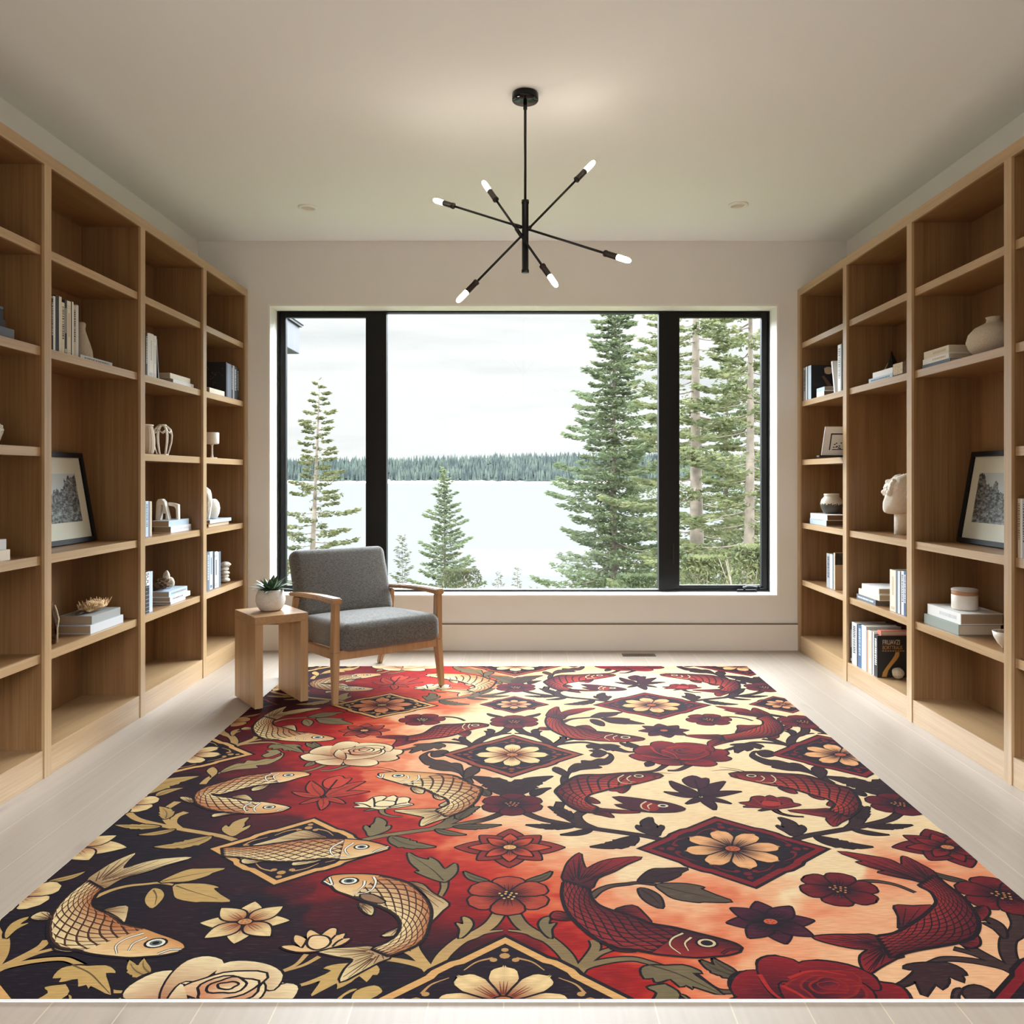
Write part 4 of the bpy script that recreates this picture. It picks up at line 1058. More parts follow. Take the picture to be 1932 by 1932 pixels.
# ------------------------------------------------------------------ outside: lake, far shore, trees
LAKE_Z = CAM_H-10.0
def lake_mat():
    m, nt, b, out = nmat('lake_water')
    b.inputs['Base Color'].default_value = LAKE_C; b.inputs['Roughness'].default_value = 1.0; b.inputs['Metallic'].default_value = LAKE_M
    b.inputs['Specular IOR Level'].default_value = 0.0
    return m
b = MB(); b.box((-2500, 14, LAKE_Z-2), (2500, 1330, LAKE_Z)); struct(b.build('lake', lake_mat()))
soil_out = plain('mossy_slope', srgb(62,66,40), 0.95, noise=0.5, nscale=1.5)
b = MB(); nx, ny = 40, 20; vs = []; fs = []
for j in range(ny):
    for i in range(nx):
        x = -30+60*i/(nx-1); y = 6.12+34*j/(ny-1); z = -1.6-(y-6.1)*0.30+0.35*mnoise.noise(Vector((x*.3, y*.3, 0)))*min(1, j/3)
        vs.append((x, y, z))
for j in range(ny-1):
    for i in range(nx-1): fs.append((j*nx+i, j*nx+i+1, (j+1)*nx+i+1, (j+1)*nx+i))
b.sm = True; b.add(vs, fs); b.sm = False
struct(b.build('hillside', soil_out))
def ground(x, y): return -1.6-(y-6.1)*0.30-0.2

# far shore
FD = 1290.0
shore_m = plain('pale_shore_rocks', srgb(150,142,136), 0.9, noise=0.35, nscale=0.12)
b = MB(); rs = random.Random(12); n = 260; vs = []; fs = []
for i in range(n):
    x = -1150+2300*i/(n-1); h = 2.2+2.6*abs(mnoise.noise(Vector((x*.02, 3, 0))))+1.2*rs.random()
    vs += [(x, FD-6+rs.uniform(-3,3), LAKE_Z-.2), (x, FD+2, LAKE_Z+h), (x, FD+60, LAKE_Z+h+6)]
for i in range(n-1):
    for k in range(2): fs.append((i*3+k, (i+1)*3+k, (i+1)*3+k+1, i*3+k+1))
b.add(vs, fs); struct(b.build('shore', shore_m))
def ridge(x):
    px = 986+x*F/FD
    return np.interp(px, [430,540,620,700,760,830,900,960,1020,1090,1200,1350,1500], [858,858,857,856,857,854,850.5,848,847,846,845,850,852])
forest_m, nt_, b_, o_ = nmat('distant_conifers')
geo = nt_.nodes.new('ShaderNodeNewGeometry')
n1 = nt_.nodes.new('ShaderNodeTexNoise'); n1.inputs['Scale'].default_value = 0.05; n1.inputs['Detail'].default_value = 5
nt_.links.new(geo.outputs['Position'], n1.inputs['Vector'])
r1 = nt_.nodes.new('ShaderNodeValToRGB'); r1.color_ramp.elements[0].position = .35; r1.color_ramp.elements[1].position = .65
r1.color_ramp.elements[0].color = FOREST_A; r1.color_ramp.elements[1].color = FOREST_B
nt_.links.new(n1.outputs['Fac'], r1.inputs[0]); nt_.links.new(r1.outputs[0], b_.inputs['Base Color']); b_.inputs['Roughness'].default_value = 1; b_.inputs['Specular IOR Level'].default_value = 0
vs = []; fs = []; rs = random.Random(77)
# wooded slope under the trees
nn = 160
for i in range(nn):
    x = -1150+2300*i/(nn-1); top = CAM_H+(900-ridge(x))*FD/F-10
    vs += [(x, FD+3, LAKE_Z+2.5), (x, FD+30, LAKE_Z+8), (x, FD+90, top)]
for i in range(nn-1):
    for k in range(2): fs.append((i*3+k, (i+1)*3+k, (i+1)*3+k+1, i*3+k+1))
for i in range(9500):
    x = rs.uniform(-1130, 1130); q = rs.random(); d = FD+4+86*q
    top = CAM_H+(900-ridge(x))*FD/F-10
    gz = LAKE_Z+3+(top-LAKE_Z-5)*q; H = rs.uniform(9, 17)*(1.0 if q < .9 else rs.choice((.7,.85,1.0))); R = H*rs.uniform(.13,.21)
    if q > .9: H = min(H, 13)*rs.uniform(.7,1.05)
    o = len(vs)
    for (rr, zz) in ((1,0),(.62,.38),(.72,.40),(.32,.72)):
        for k in range(5):
            a = k*1.2566+i; vs.append((x+R*rr*math.cos(a), d+R*rr*math.sin(a), gz+H*zz))
    vs.append((x, d, gz+H))
    for L_ in range(3):
        for k in range(5): fs.append((o+L_*5+k, o+L_*5+(k+1)%5, o+L_*5+5+(k+1)%5, o+L_*5+5+k))
    for k in range(5): fs.append((o+15+k, o+15+(k+1)%5, o+20))
b = MB(); b.add(vs, fs); o = b.build('forest', forest_m); tag(o, 'hazy blue-green conifer forest covering the far shore of the lake', 'forest', kind='stuff')

bark_t = plain('conifer_bark', srgb(86,76,64), 0.95, noise=0.35, nscale=6, bump=0.6)
def leafmat(name, c1, c2):
    m, nt, b, out = nmat(name)
    geo = nt.nodes.new('ShaderNodeNewGeometry'); n_ = nt.nodes.new('ShaderNodeTexNoise'); n_.inputs['Scale'].default_value = 3.5; n_.inputs['Detail'].default_value = 3
    nt.links.new(geo.outputs['Position'], n_.inputs['Vector'])
    r = nt.nodes.new('ShaderNodeValToRGB'); r.color_ramp.elements[0].position = .3; r.color_ramp.elements[1].position = .7
    r.color_ramp.elements[0].color = c1; r.color_ramp.elements[1].color = c2
    nt.links.new(n_.outputs['Fac'], r.inputs[0]); nt.links.new(r.outputs[0], b.inputs['Base Color']); b.inputs['Roughness'].default_value = .9; b.inputs['Specular IOR Level'].default_value = .1
    tr = nt.nodes.new('ShaderNodeBsdfTranslucent'); nt.links.new(r.outputs[0], tr.inputs[0]); mx = nt.nodes.new('ShaderNodeMixShader'); mx.inputs[0].default_value = .4
    nt.links.new(b.outputs[0], mx.inputs[1]); nt.links.new(tr.outputs[0], mx.inputs[2]); nt.links.new(mx.outputs[0], out.inputs[0])
    return m
def dk(c, k): return (c[0]*k, c[1]*k, c[2]*k, 1)
spruce_m = leafmat('spruce_needles', dk(srgb(92,108,76), FOL), dk(srgb(142,154,108), FOL))
pine_m = leafmat('pine_needles', dk(srgb(96,108,70), FOL), dk(srgb(154,156,108), FOL))
thin_m = leafmat('thin_pine_needles', dk(srgb(84,92,60), FOL), dk(srgb(136,136,88), FOL))
sap_m = leafmat('sapling_needles', dk(srgb(110,118,80), FOL*.6), dk(srgb(150,152,110), FOL*.6))

def conifer(name, label, X, Y, ztop, H, R, mat, seed, n_branch, sprigs, sprig_len, trunk_r, lean=0.0, crown0=0.12, droop=.12, shape=1.0, gap=0.0, up=.0, clump=0.0, group='conifers outside the window', width=0.32, cat='tree'):
    rs = np.random.RandomState(seed)
    zb = ground(X, Y); z0 = ztop-H if H else zb
    z0 = zb; H = ztop-z0
    e = empty(name, (X, Y, z0), label, cat, group)
    def axis(t): return np.array((X+lean*(1-t)+.03*H*0.1*math.sin(t*5+seed), Y+.02*math.sin(t*4), z0+H*t))
    b = MB(); ts = np.linspace(0, 1, 14); b.tube([axis(t) for t in ts], [max(trunk_r*(1-t)**.9, .006) for t in ts], 8)
    b.build('trunk', bark_t, e)
    br = MB(); V = []; Fq = []; nv = 0
    for i in range(n_branch):
        q = (i+rs.rand())/n_branch
        t = crown0+(1-crown0)*q**.9
        if gap and rs.rand() < gap: continue
        r = R*((1-t)/(1-crown0))**shape*(.50+.75*rs.rand())*(1 if t > crown0+.1 else .6+.4*rs.rand())+.05
        az = i*2.39996+rs.rand()*.7
        p0 = axis(t); d = np.array((math.cos(az), math.sin(az), 0)); 
        m = 6; P = []
        for k in range(m):
            u = k/(m-1); P.append(p0+d*r*u+np.array((0, 0, r*(up*u - droop*math.sin(u*PI*.75)*1.0 + .10*u*u))))
        if r > .25: br.tube(P[:5], [max(.012*r*(1-k/6), .003) for k in range(5)], 5)
        P = np.array(P); side = np.array((-d[1], d[0], 0))
        ns = max(5, int(sprigs*r/R))
        us = rs.rand(ns)**.75
        if clump: us = 1-(1-us)*(1-clump)
        idx = us*(m-1); i0 = np.minimum(idx.astype(int), m-2); f = (idx-i0)[:, None]
        C = P[i0]*(1-f)+P[i0+1]*f
        spread = (.34*r*(1-us*.65)+.03)[:, None]
        C = C+side*(rs.rand(ns, 1)*2-1)*spread+np.array((0,0,1))*(rs.rand(ns, 1)*.7-.45)*(.07+.10*r*(1-us[:, None]*.5))
        dirs = d*(.7+.6*rs.rand(ns,1))+side*(rs.rand(ns,1)*2-1)*.9+np.array((0,0,1))*(rs.rand(ns,1)*.9-.45)
        dirs /= np.linalg.norm(dirs, axis=1)[:, None]
        wv = np.cross(dirs, rs.randn(ns,3)); wv /= np.linalg.norm(wv, axis=1)[:, None]+1e-9
        L_ = sprig_len*(.55+.8*rs.rand(ns,1)); Wd = L_*width
        A = C-dirs*L_*.4; B_ = C+wv*Wd*.5; D_ = C+dirs*L_*.6; E_ = C-wv*Wd*.5
        V.append(np.stack((A, B_, D_, E_), 1).reshape(-1, 3))
        Fq += [(nv+4*k, nv+4*k+1, nv+4*k+2, nv+4*k+3) for k in range(ns)]; nv += 4*ns
    br.build('branches', bark_t, e)
    f = MB(); f.add(np.vstack(V), Fq); o = f.build('foliage', mat, e); o['kind'] = 'stuff'
    return e
def XA(px, Y): return (px-986)*Y/F
def ZA(py, Y): return CAM_H+(900-py)*Y/F
conifer('thin_pine', 'thin sparse pine behind the armchair in the narrow window pane', XA(601,22), 22, ZA(712,22), 0, 2.05, thin_m, 3, 130, 230, .12, .15, lean=XA(577,22)-XA(601,22), crown0=.15, shape=.75, gap=.12, droop=.05, clump=.25, width=.4)
conifer('young_spruce', 'young green spruce just behind the armchair in the wide middle pane', XA(838,24), 24, ZA(881,24), 0, 1.7, spruce_m, 5, 170, 230, .125, .09, crown0=.12, shape=.8, up=.22, droop=.06, width=.34)
conifer('tall_spruce', 'tall dense spruce beside the dark mullion in the wide middle pane', XA(1160,20), 20, ZA(545,20), 0, 2.3, spruce_m, 8, 240, 330, .135, .16, crown0=.10, shape=.62, droop=.12, width=.36)
conifer('pine_tree', 'bushy conifer between the tall spruce and the mullion, partly hidden', XA(1262,26), 26, ZA(560,26), 0, 2.6, pine_m, 11, 120, 300, .15, .2, crown0=.12, shape=.5, gap=.2, clump=.2, width=.36)
conifer('pine_tree', 'thick-trunked pine nearest the mullion in the crank-handle pane', XA(1316,17), 17, ZA(330,17), 0, 1.9, pine_m, 14, 140, 260, .13, .23, crown0=.10, shape=.35, gap=.25, clump=.35, width=.36)
conifer('pine_tree', 'straight bare-trunked pine beside the window jamb in the crank-handle pane', XA(1413,15), 15, ZA(380,15), 0, 1.7, pine_m, 17, 130, 260, .12, .16, crown0=.16, shape=.35, gap=.2, clump=.3, width=.36)
conifer('pine_tree', 'dense green conifer filling the gap behind the two pine trunks', XA(1372,27), 27, ZA(640,27), 0, 2.6, spruce_m, 21, 110, 240, .17, .18, crown0=.08, shape=.6, width=.36)
conifer('pine_tree', 'conifer at the far edge of the crank-handle pane behind the bare trunk', XA(1470,24), 24, ZA(560,24), 0, 2.2, pine_m, 24, 130, 260, .16, .18, crown0=.08, shape=.5, width=.36)
g = 'saplings below the window sill line'
conifer('sapling', 'bare-twigged sapling right beside the young spruce', XA(760,18), 18, ZA(1008,18), 0, .50, sap_m, 31, 80, 60, .10, .03, crown0=.3, shape=.7, up=.4, droop=.0, group=g, width=.2)
conifer('sapling', 'short pale sapling between the young and the tall spruce', XA(940,15), 15, ZA(1078,15), 0, .30, sap_m, 33, 50, 46, .07, .018, crown0=.4, shape=.7, up=.5, droop=.0, group=g, width=.2)
conifer('sapling', 'tiny pointed sapling standing alone over the middle of the sill', XA(975,16), 16, ZA(1068,16), 0, .30, sap_m, 35, 60, 50, .07, .02, crown0=.3, shape=.9, up=.3, droop=.0, group=g, width=.2)
def shrub(px, py, Y, R, label, seed, mat):
    rs = np.random.RandomState(seed); X = XA(px, Y); zt = ZA(py, Y); zb = ground(X, Y)
    e = empty('shrub', (X, Y, zb), label, 'shrub', 'shrubs under the window'); n = 5000
    a = rs.rand(n)*2*PI; q = np.sqrt(rs.rand(n)); h = rs.rand(n)
    C = np.stack((X+np.cos(a)*q*R*(1-h*.6), Y+np.sin(a)*q*R*.6*(1-h*.6), zb+(zt-zb)*(1-(1-h)**2)), 1)
    d = rs.randn(n, 3)+np.array((0,0,.8)); d /= np.linalg.norm(d, axis=1)[:, None]; w_ = np.cross(d, rs.randn(n,3)); w_ /= np.linalg.norm(w_, axis=1)[:, None]
    L_ = .08*(.5+rs.rand(n,1)); V = np.stack((C-d*L_*.5, C+w_*L_*.16, C+d*L_*.5, C-w_*L_*.16), 1).reshape(-1,3)
    f = MB(); f.add(V, [(4*k,4*k+1,4*k+2,4*k+3) for k in range(n)]); o = f.build('foliage', mat, e); o['kind'] = 'stuff'
    b = MB(); rs2 = random.Random(seed)
    for k in range(7): b.tube([(X, Y, zb-.1), (X+rs2.uniform(-.3,.3)*R, Y, zb+(zt-zb)*.5), (X+rs2.uniform(-.8,.8)*R, Y+rs2.uniform(-.2,.2), zb+(zt-zb)*.95)], [.02,.014,.005], 5)
    b.build('stems', bark_t, e)
shrub(870, 1075, 20, 1.0, 'low pale shrub at the foot of the young spruce', 41, sap_m)
shrub(1330, 1050, 13, .8, 'olive shrub under the thick-trunked pine at the sill', 43, pine_m)
shrub(1425, 1030, 12, .7, 'yellow-green shrub at the foot of the bare-trunked pine', 45, pine_m)
shrub(1200, 1085, 16, .9, 'low shrub at the foot of the tall spruce by the mullion', 47, spruce_m)

# corner of the roof eave outside
slate_m = plain('grey_eave_metal', srgb(49,49,52), 0.6, noise=0.08, nscale=4)
slate_d = plain('dark_drip_edge', srgb(20,18,18), 0.6)
e = empty('roof_eave', (-2.3, 6.9, 2.4), 'grey metal eave corner of the house jutting in above the thin pine', 'eave')
xr_ = XA(565, 7.6)
b = MB(); b.box((-3.2, 6.10, ZA(668,7.6)), (xr_, 7.6, ZA(617,7.6))); b.build('fascia', slate_m, e, bevel=.004)
b = MB(); b.box((-3.2, 6.10, ZA(617,7.6)), (xr_+.02, 7.62, ZA(613,7.6))); b.build('drip_edge', slate_d, e)
b = MB(); b.box((-3.2, 6.10, ZA(613,7.6)), (xr_+.03, 7.66, ZA(560,7.6))); b.build('roof_edge', slate_m, e, bevel=.004)
# ------------------------------------------------------------------ the rug
RH = CAM_H - RUG_T
KD = 1760.0/1550.0                     # the design is drawn a little longer than it lies
PA, PB = 1.445, 1.934                  # repeat of the woven design
RX0, RX1, RY0, RY1 = -1.443, 1.449, 1.925, 5.312
ZS = {'z1':(460,1250,4.83),'z2':(800,1250,4.83),'z3':(1160,1250,4.83),'z4':(230,1380,4.83),'z5':(590,1380,4.83),'z6':(950,1380,4.83),
      'z7':(1310,1380,4.83),'z8':(1500,1560,4.472),'y1':(0,1560,4.493),'y2':(380,1580,4.493),'y3':(770,1580,4.493),'y4':(1150,1580,4.493),'p':(0,0,1.0)}
def DP(px, py):
    Y = RH*F/(py-900.0)
    return np.array(((px-986.0)*Y/F, Y*KD))
def TR(z, pts, t=(1,0)):
    """measurements -> design coordinates of the base repeat"""
    ox, oy, s = ZS[z]
    return np.array([DP(ox+p[0]/s, oy+p[1]/s) for p in pts]) - np.array((t[0]*PA, t[1]*PB))

bgpts = """600,1265,.05 560,1290,.08 680,1290,.5 700,1268,.35 760,1265,.47 850,1270,.55 900,1290,.62 960,1262,.78 1020,1265,.86 1080,1290,1 1200,1300,1
1400,1300,1 640,1300,.32 750,1310,.58 820,1330,.66 880,1320,.73 950,1330,.92 560,1320,.1 500,1330,.12 520,1370,.42 580,1390,.5 640,1350,.5 700,1360,.62
760,1350,.9 800,1370,.95 720,1390,.72 760,1440,.76 450,1390,.22 430,1420,.3 500,1430,.42 560,1420,.5 620,1400,.55 800,1440,.86 860,1450,.86 480,1450,.25
420,1440,.2 580,1460,.5 640,1470,.57 700,1465,.68 760,1500,.75 340,1480,.02 400,1520,.04 480,1500,.18 550,1500,.42 600,1520,.45 530,1560,.18 620,1545,.5
700,1540,.5 740,1560,.5 820,1500,.73 860,1540,.7 950,1540,.93 900,1580,.76 830,1570,.6 760,1620,.5 820,1650,.5 880,1640,.6 940,1660,.62 1000,1640,.7
1040,1620,.8 1080,1580,.98 1100,1640,.82 1150,1650,.86 1000,1690,.6 1040,1700,.68 1140,1690,.78 1200,1640,1 300,1600,0 200,1700,0 450,1660,.04 560,1680,.2
600,1690,.35 640,1650,.4 680,1640,.48 620,1720,.22 680,1720,.18 560,1740,.02 700,1740,.16 450,1720,0 780,1660,.5 850,1700,.45 900,1750,.33 860,1780,.18
960,1760,.4 1040,1780,.5 960,1790,.28 1000,1740,.52 820,1820,.02 700,1850,0 900,1800,.15 1100,1800,.52 1060,1850,.42 1120,1860,.45 1200,1860,.5 1250,1870,.56
1250,1800,.64 1330,1820,.72 1380,1860,.76 1300,1720,.87 1250,1740,.76 1350,1690,.76 1350,1750,.75 1430,1680,.87 1440,1760,.8 1450,1820,.84 1500,1700,1
1550,1720,.8 1580,1750,.85 1600,1780,.87 1650,1650,.78 1700,1600,.9 1720,1640,.76 1600,1640,1 1560,1600,1 1620,1560,1 1800,1650,.8 1850,1700,.86 1900,1760,.88
1900,1870,.88 1700,1850,.9 1800,1800,.88 1500,1480,1 1300,1500,1 1100,1500,1 1400,1400,1 1600,1480,1 1000,1400,1 900,1410,1 1200,1560,1 1650,1540,1 1000,1470,1
100,1800,0 300,1850,0 500,1850,0 60,1750,0 250,1560,0 1800,1560,1 1500,1560,1 900,1360,.98 1000,1300,.96 500,1480,.2 960,1870,0 820,1880,0 1450,1620,1 1200,1690,.86"""
BG = np.array([[float(v) for v in q.split(',')] for q in bgpts.split()])
BGD = np.array([DP(p[0], p[1]) for p in BG]); BGT = BG[:, 2]
rng = np.random.RandomState(7)
NG = rng.rand(64, 64)
def vnoise(x, y):
    xi = np.floor(x).astype(int); yi = np.floor(y).astype(int); fx = x-xi; fy = y-yi
    fx = fx*fx*(3-2*fx); fy = fy*fy*(3-2*fy)
    g = lambda i, j: NG[i % 64, j % 64]
    return (g(xi,yi)*(1-fx)+g(xi+1,yi)*fx)*(1-fy)+(g(xi,yi+1)*(1-fx)+g(xi+1,yi+1)*fx)*fy - 0.5
def tfield(P, rough=True):
    P = np.atleast_2d(P); x, y = P[:,0], P[:,1]
    if rough:
        dx = vnoise(x*7+3, y*7)*0.10 + vnoise(x*19, y*14+5)*0.07 + vnoise(x*40, y*30+9)*0.035
        dy = vnoise(x*6, y*6+11)*0.08 + vnoise(x*17+7, y*17)*0.05
        P = np.stack((x+dx, y+dy), 1)
    out = np.zeros(len(P))
    for s in range(0, len(P), 4000):
        d = ((P[s:s+4000,None,:]-BGD[None])**2).sum(2) + 0.0006
        w_ = d**-2.2
        out[s:s+4000] = (w_*BGT).sum(1)/w_.sum(1)
    if rough:
        out = out + (vnoise(x*30, y*55)+vnoise(x*12, y*30+3))*0.06*np.clip(out*3, 0, 1)*np.clip((1.02-out)*4, 0, 1)
    return np.clip(out, 0, 1)
RT = [0, .2, .4, .5, .6, .7, .8, .88, 1.0]
RC = [(24,10,22),(72,8,18),(130,11,16),(166,20,15),(198,52,30),(224,108,66),(239,152,106),(245,184,134),(250,217,166)]
RCL = np.array([srgb(*c)[:3] for c in RC])
def ramp(t): return np.stack([np.interp(t, RT, RCL[:, k]) for k in range(3)], 1)
def lin(c): return np.array(srgb(*c)[:3])
def mixc(a, b, t): return np.asarray(a)*(1-t)+np.asarray(b)*t

class Weave:
    def __init__(self):
        self.v = []; self.c = []; self.f = []; self.n = 0
        self.off = np.zeros(2)
    def put(self, pts, cols, faces, layer):
        pts = np.asarray(pts)+self.off
        cols = np.asarray(cols)
        if cols.ndim == 1: cols = np.tile(cols, (len(pts), 1))
        z = np.full((len(pts), 1), RUG_T + 0.0001 + layer*0.00005 + (len(self.v) % 23)*0.000002)
        self.v.append(np.hstack((pts[:, :1], pts[:, 1:]/KD, z))); self.c.append(cols)
        self.f += [[i+self.n for i in f] for f in faces]; self.n += len(pts)
    def grid(self, G, C, layer):
        nu, nv = G.shape[:2]
        self.put(G.reshape(-1, 2), C.reshape(-1, 3), [(i*nv+j, (i+1)*nv+j, (i+1)*nv+j+1, i*nv+j+1) for i in range(nu-1) for j in range(nv-1)], layer)
    def poly(self, P, col, layer):
        P = np.asarray(P)
        tri = tessellate_polygon([[Vector((p[0], p[1], 0)) for p in P]])
        self.put(P, col, tri, layer)
    def stroke(self, P, w, col, layer, w1=None, closed=False, taper=None):
        P = np.asarray(P)
        if closed: P = np.vstack((P, P[:1]))
        n = len(P)
        if closed:
            T = np.roll(P[:-1], -1, 0)-np.roll(P[:-1], 1, 0); T = np.vstack((T, T[:1]))
        else:
            T = np.gradient(P, axis=0)
        T = T/(np.linalg.norm(T, axis=1)[:, None]+1e-9); N = np.stack((-T[:,1], T[:,0]), 1)
        ws = np.linspace(w, w if w1 is None else w1, n)
        if taper is not None: ws = ws*taper(np.linspace(0, 1, n))
        G = np.stack((P-N*ws[:,None]/2, P+N*ws[:,None]/2), 1)
        C = np.tile(np.asarray(col), (n, 2, 1)) if np.ndim(col) == 1 else np.repeat(np.asarray(col)[:, None, :], 2, 1)
        self.grid(G, C, layer)
    def disc(self, c, rx, ry, col, layer, n=14):
        a = np.linspace(0, 2*PI, n, endpoint=False)
        self.poly(np.stack((c[0]+rx*np.cos(a), c[1]+ry*np.sin(a)), 1), col, layer)
W = Weave()

def smooth(P, n=8, closed=False):
    P = np.asarray(P, float); out = []
    m = len(P)
    for i in range(m if closed else m-1):
        p0 = P[(i-1) % m] if closed or i > 0 else 2*P[0]-P[1]
        p1 = P[i]; p2 = P[(i+1) % m]
        p3 = P[(i+2) % m] if closed or i+2 < m else 2*P[-1]-P[-2]
        for k in range(n):
            t = k/n
            out.append(0.5*((2*p1)+(-p0+p2)*t+(2*p0-5*p1+4*p2-p3)*t*t+(-p0+3*p1-3*p2+p3)*t**3))
    if not closed: out.append(P[-1])
    return np.array(out)
def resample(P, n):
    d = np.r_[0, np.cumsum(np.linalg.norm(np.diff(P, axis=0), axis=1))]
    s = np.linspace(0, d[-1], n)
    return np.stack((np.interp(s, d, P[:,0]), np.interp(s, d, P[:,1])), 1)

INK = lin((26,12,16))
LW = 0.0095
# colour families by what the ground is like where the motif lies
def fam(t, key):
    tab = {
     'leaf':   [(0,(206,166,98)),(.2,(196,158,98)),(.4,(160,138,92)),(.5,(128,112,76)),(.72,(100,84,60)),(.8,(84,66,52)),(.9,(56,28,30)),(1,(50,24,28))],
     'stem':   [(0,(206,164,100)),(.3,(190,152,98)),(.5,(140,116,76)),(.72,(104,86,62)),(.85,(66,44,38)),(1,(54,28,30))],
     'petal':  [(0,(246,212,150)),(.25,(238,196,130)),(.4,(180,84,56)),(.5,(186,74,50)),(.66,(180,66,44)),(.8,(118,22,28)),(1,(106,16,28))],
     'core':   [(0,(176,98,56)),(.25,(150,80,50)),(.4,(70,24,26)),(.66,(70,20,24)),(.8,(38,10,24)),(1,(32,8,24))],
     'eye':    [(0,(214,146,88)),(.3,(226,170,110)),(.5,(240,200,130)),(.7,(232,160,96)),(1,(196,104,60))],
    }[key]
    ts = [q[0] for q in tab]; cs = np.array([lin(q[1]) for q in tab])
    return np.array([np.interp(t, ts, cs[:, k]) for k in range(3)])
def T_at(c): return float(tfield(np.asarray(c)+W.off, False)[0])

def stem(P, w=0.018, w1=None, layer=0):
    P = smooth(P, 6)
    t = tfield(P+W.off, False)
    cols = np.array([fam(q, 'stem') for q in t])
    tp = lambda s: 1-0.0*s
    W.stroke(P, w+2*LW*0.7, INK, layer, (w if w1 is None else w1)+2*LW*0.6); W.stroke(P, w, cols, layer+1, w1)
def outline(P, layer, lw=LW): W.stroke(P, lw*1.5, INK, layer, closed=True)
def leafpoly(P, layer=2, vein=None, dark=False, sm=4):
    Q = smooth(P, sm, True)
    t = T_at(Q.mean(0)); c = fam(t, 'leaf')
    if dark: c = c*0.55
    W.poly(Q, c, layer+1); outline(Q, layer)
    if vein is not None:
        W.stroke(smooth(vein, 5), 0.006, mixc(c, INK, 0.75), layer+2, 0.002)
def leaf(base, tip, bend=0.12, k=0.19, layer=2, teeth=True, col=None):
    b, t = np.asarray(base), np.asarray(tip); d = t-b; L = np.linalg.norm(d); n = np.array((-d[1], d[0]))/L
    s = np.linspace(0, 1, 19)
    S = b+np.outer(s, d)+np.outer(np.sin(s*PI)*bend*L, n)
    wv = k*L*(np.sin(np.clip(s**0.75, 0, 1)*PI)**0.9)
    wl = wv.copy(); wr = wv.copy()
    if teeth and L > 0.12:
        for q in (6, 10): wl[q] *= 1.16; wl[q+1] *= 0.84
        for q in (8, 12): wr[q] *= 1.16; wr[q+1] *= 0.84
    T = np.gradient(S, axis=0); T /= np.linalg.norm(T, axis=1)[:, None]; N = np.stack((-T[:,1], T[:,0]), 1)
    c = fam(T_at(S[9]), 'leaf') if col is None else col
    A, B = S+N*wl[:,None], S-N*wr[:,None]
    sh = (0.78+0.22*s)[:, None]
    G = np.stack((A, S, B), 1); C = np.stack((c*sh*1.05, c*sh*0.86, c*sh*0.95), 1)
    W.grid(G, C, layer+1)
    W.stroke(np.vstack((A, B[::-1])), LW*1.5, INK, layer, closed=True)
    W.stroke(S[1:16], 0.006, mixc(c, INK, 0.7), layer+2, 0.002)
def petal(c, ang, r0, r1, wd, shape, cin, cout, layer, inner=None):
    d = np.array((math.cos(ang), math.sin(ang))); n = np.array((-d[1], d[0]))
    s = np.linspace(0, 1, 13)
    if shape == 'point': pr = np.sin(PI*s**0.85)**0.85*(1-0.25*s)
    elif shape == 'round': pr = np.sqrt(np.clip(1-((s-0.55)/0.45)**2, 0, 1))*(s > .1) + (s <= .55)*(0.25+0.75*s/.55)*1.0*((s <= .1) | (s > 1))
    else: pr = np.interp(s, [0, .25, .6, .85, .95, 1], [.25, .6, 1, .86, .6, .12])
    if shape == 'round': pr = np.interp(s, [0, .2, .5, .75, .9, .97, 1], [.3, .62, .95, 1, .78, .45, .05])
    v = np.linspace(-1, 1, 5)
    ctr = np.asarray(c)+np.outer(r0+(r1-r0)*s, d)
    ext = np.zeros((13, 5))
    if shape == 'notch':
        ext = np.outer(np.clip((s-.8)/.2, 0, 1), np.array((-.02, .04, -.05, .04, -.02)))*(r1-r0)
    G = ctr[:,None,:] + pr[:,None,None]*wd*v[None,:,None]*n + ext[:,:,None]*d
    m = np.clip((s-0.05)/0.62, 0, 1)
    C = cin[None,:]*(1-m[:,None])+cout[None,:]*m[:,None]
    C = np.repeat(C[:,None,:], 5, 1)*np.array((.92, 1, .86, 1, .92))[None,:,None]
    W.grid(G, C, layer+1)
    W.stroke(np.vstack((G[:,0], G[::-1,4])), LW*1.4, INK, layer, closed=True)
    for q in (-.3, 0, .3):
        a = ctr[1:7]+pr[1:7,None]*wd*q*n
        W.stroke(a, 0.005, mixc(cin, INK, .4), layer+2, 0.001)
def flower(c, r, n, shape, rot=0.0, wid=None, layer=6, cols=None, stamens=False, r0=0.12, sizes=None):
    t = T_at(c)
    ci, co, ce = (fam(t, 'core'), fam(t, 'petal'), fam(t, 'eye')) if cols is None else [lin(q) for q in cols]
    wid = wid or 1.05*math.sin(PI/n)*0.72
    for k in list(range(0, n, 2))+list(range(1, n, 2)):
        rr = r*(sizes[k % len(sizes)] if sizes else 1)
        petal(c, rot+2*PI*k/n, r*r0, rr, wid*rr, shape, ci, co, layer+(3 if k % 2 else 0))
    W.disc(c, r*0.2, r*0.17, INK, layer+6)
    if stamens:
        for k in range(11):
            a = k*2.4; q = r*0.235*math.sqrt((k+.5)/11)
            W.disc((c[0]+q*math.cos(a), c[1]+q*math.sin(a)), r*.035, r*.035, ce, layer+7, 8)
    else:
        W.disc(c, r*0.155, r*0.13, ce, layer+7)
        for k in range(5):
            W.disc((c[0]+r*.08*math.cos(k*1.257), c[1]+r*.07*math.sin(k*1.257)), r*.025, r*.025, ce*0.45, layer+8, 6)
FL = 14
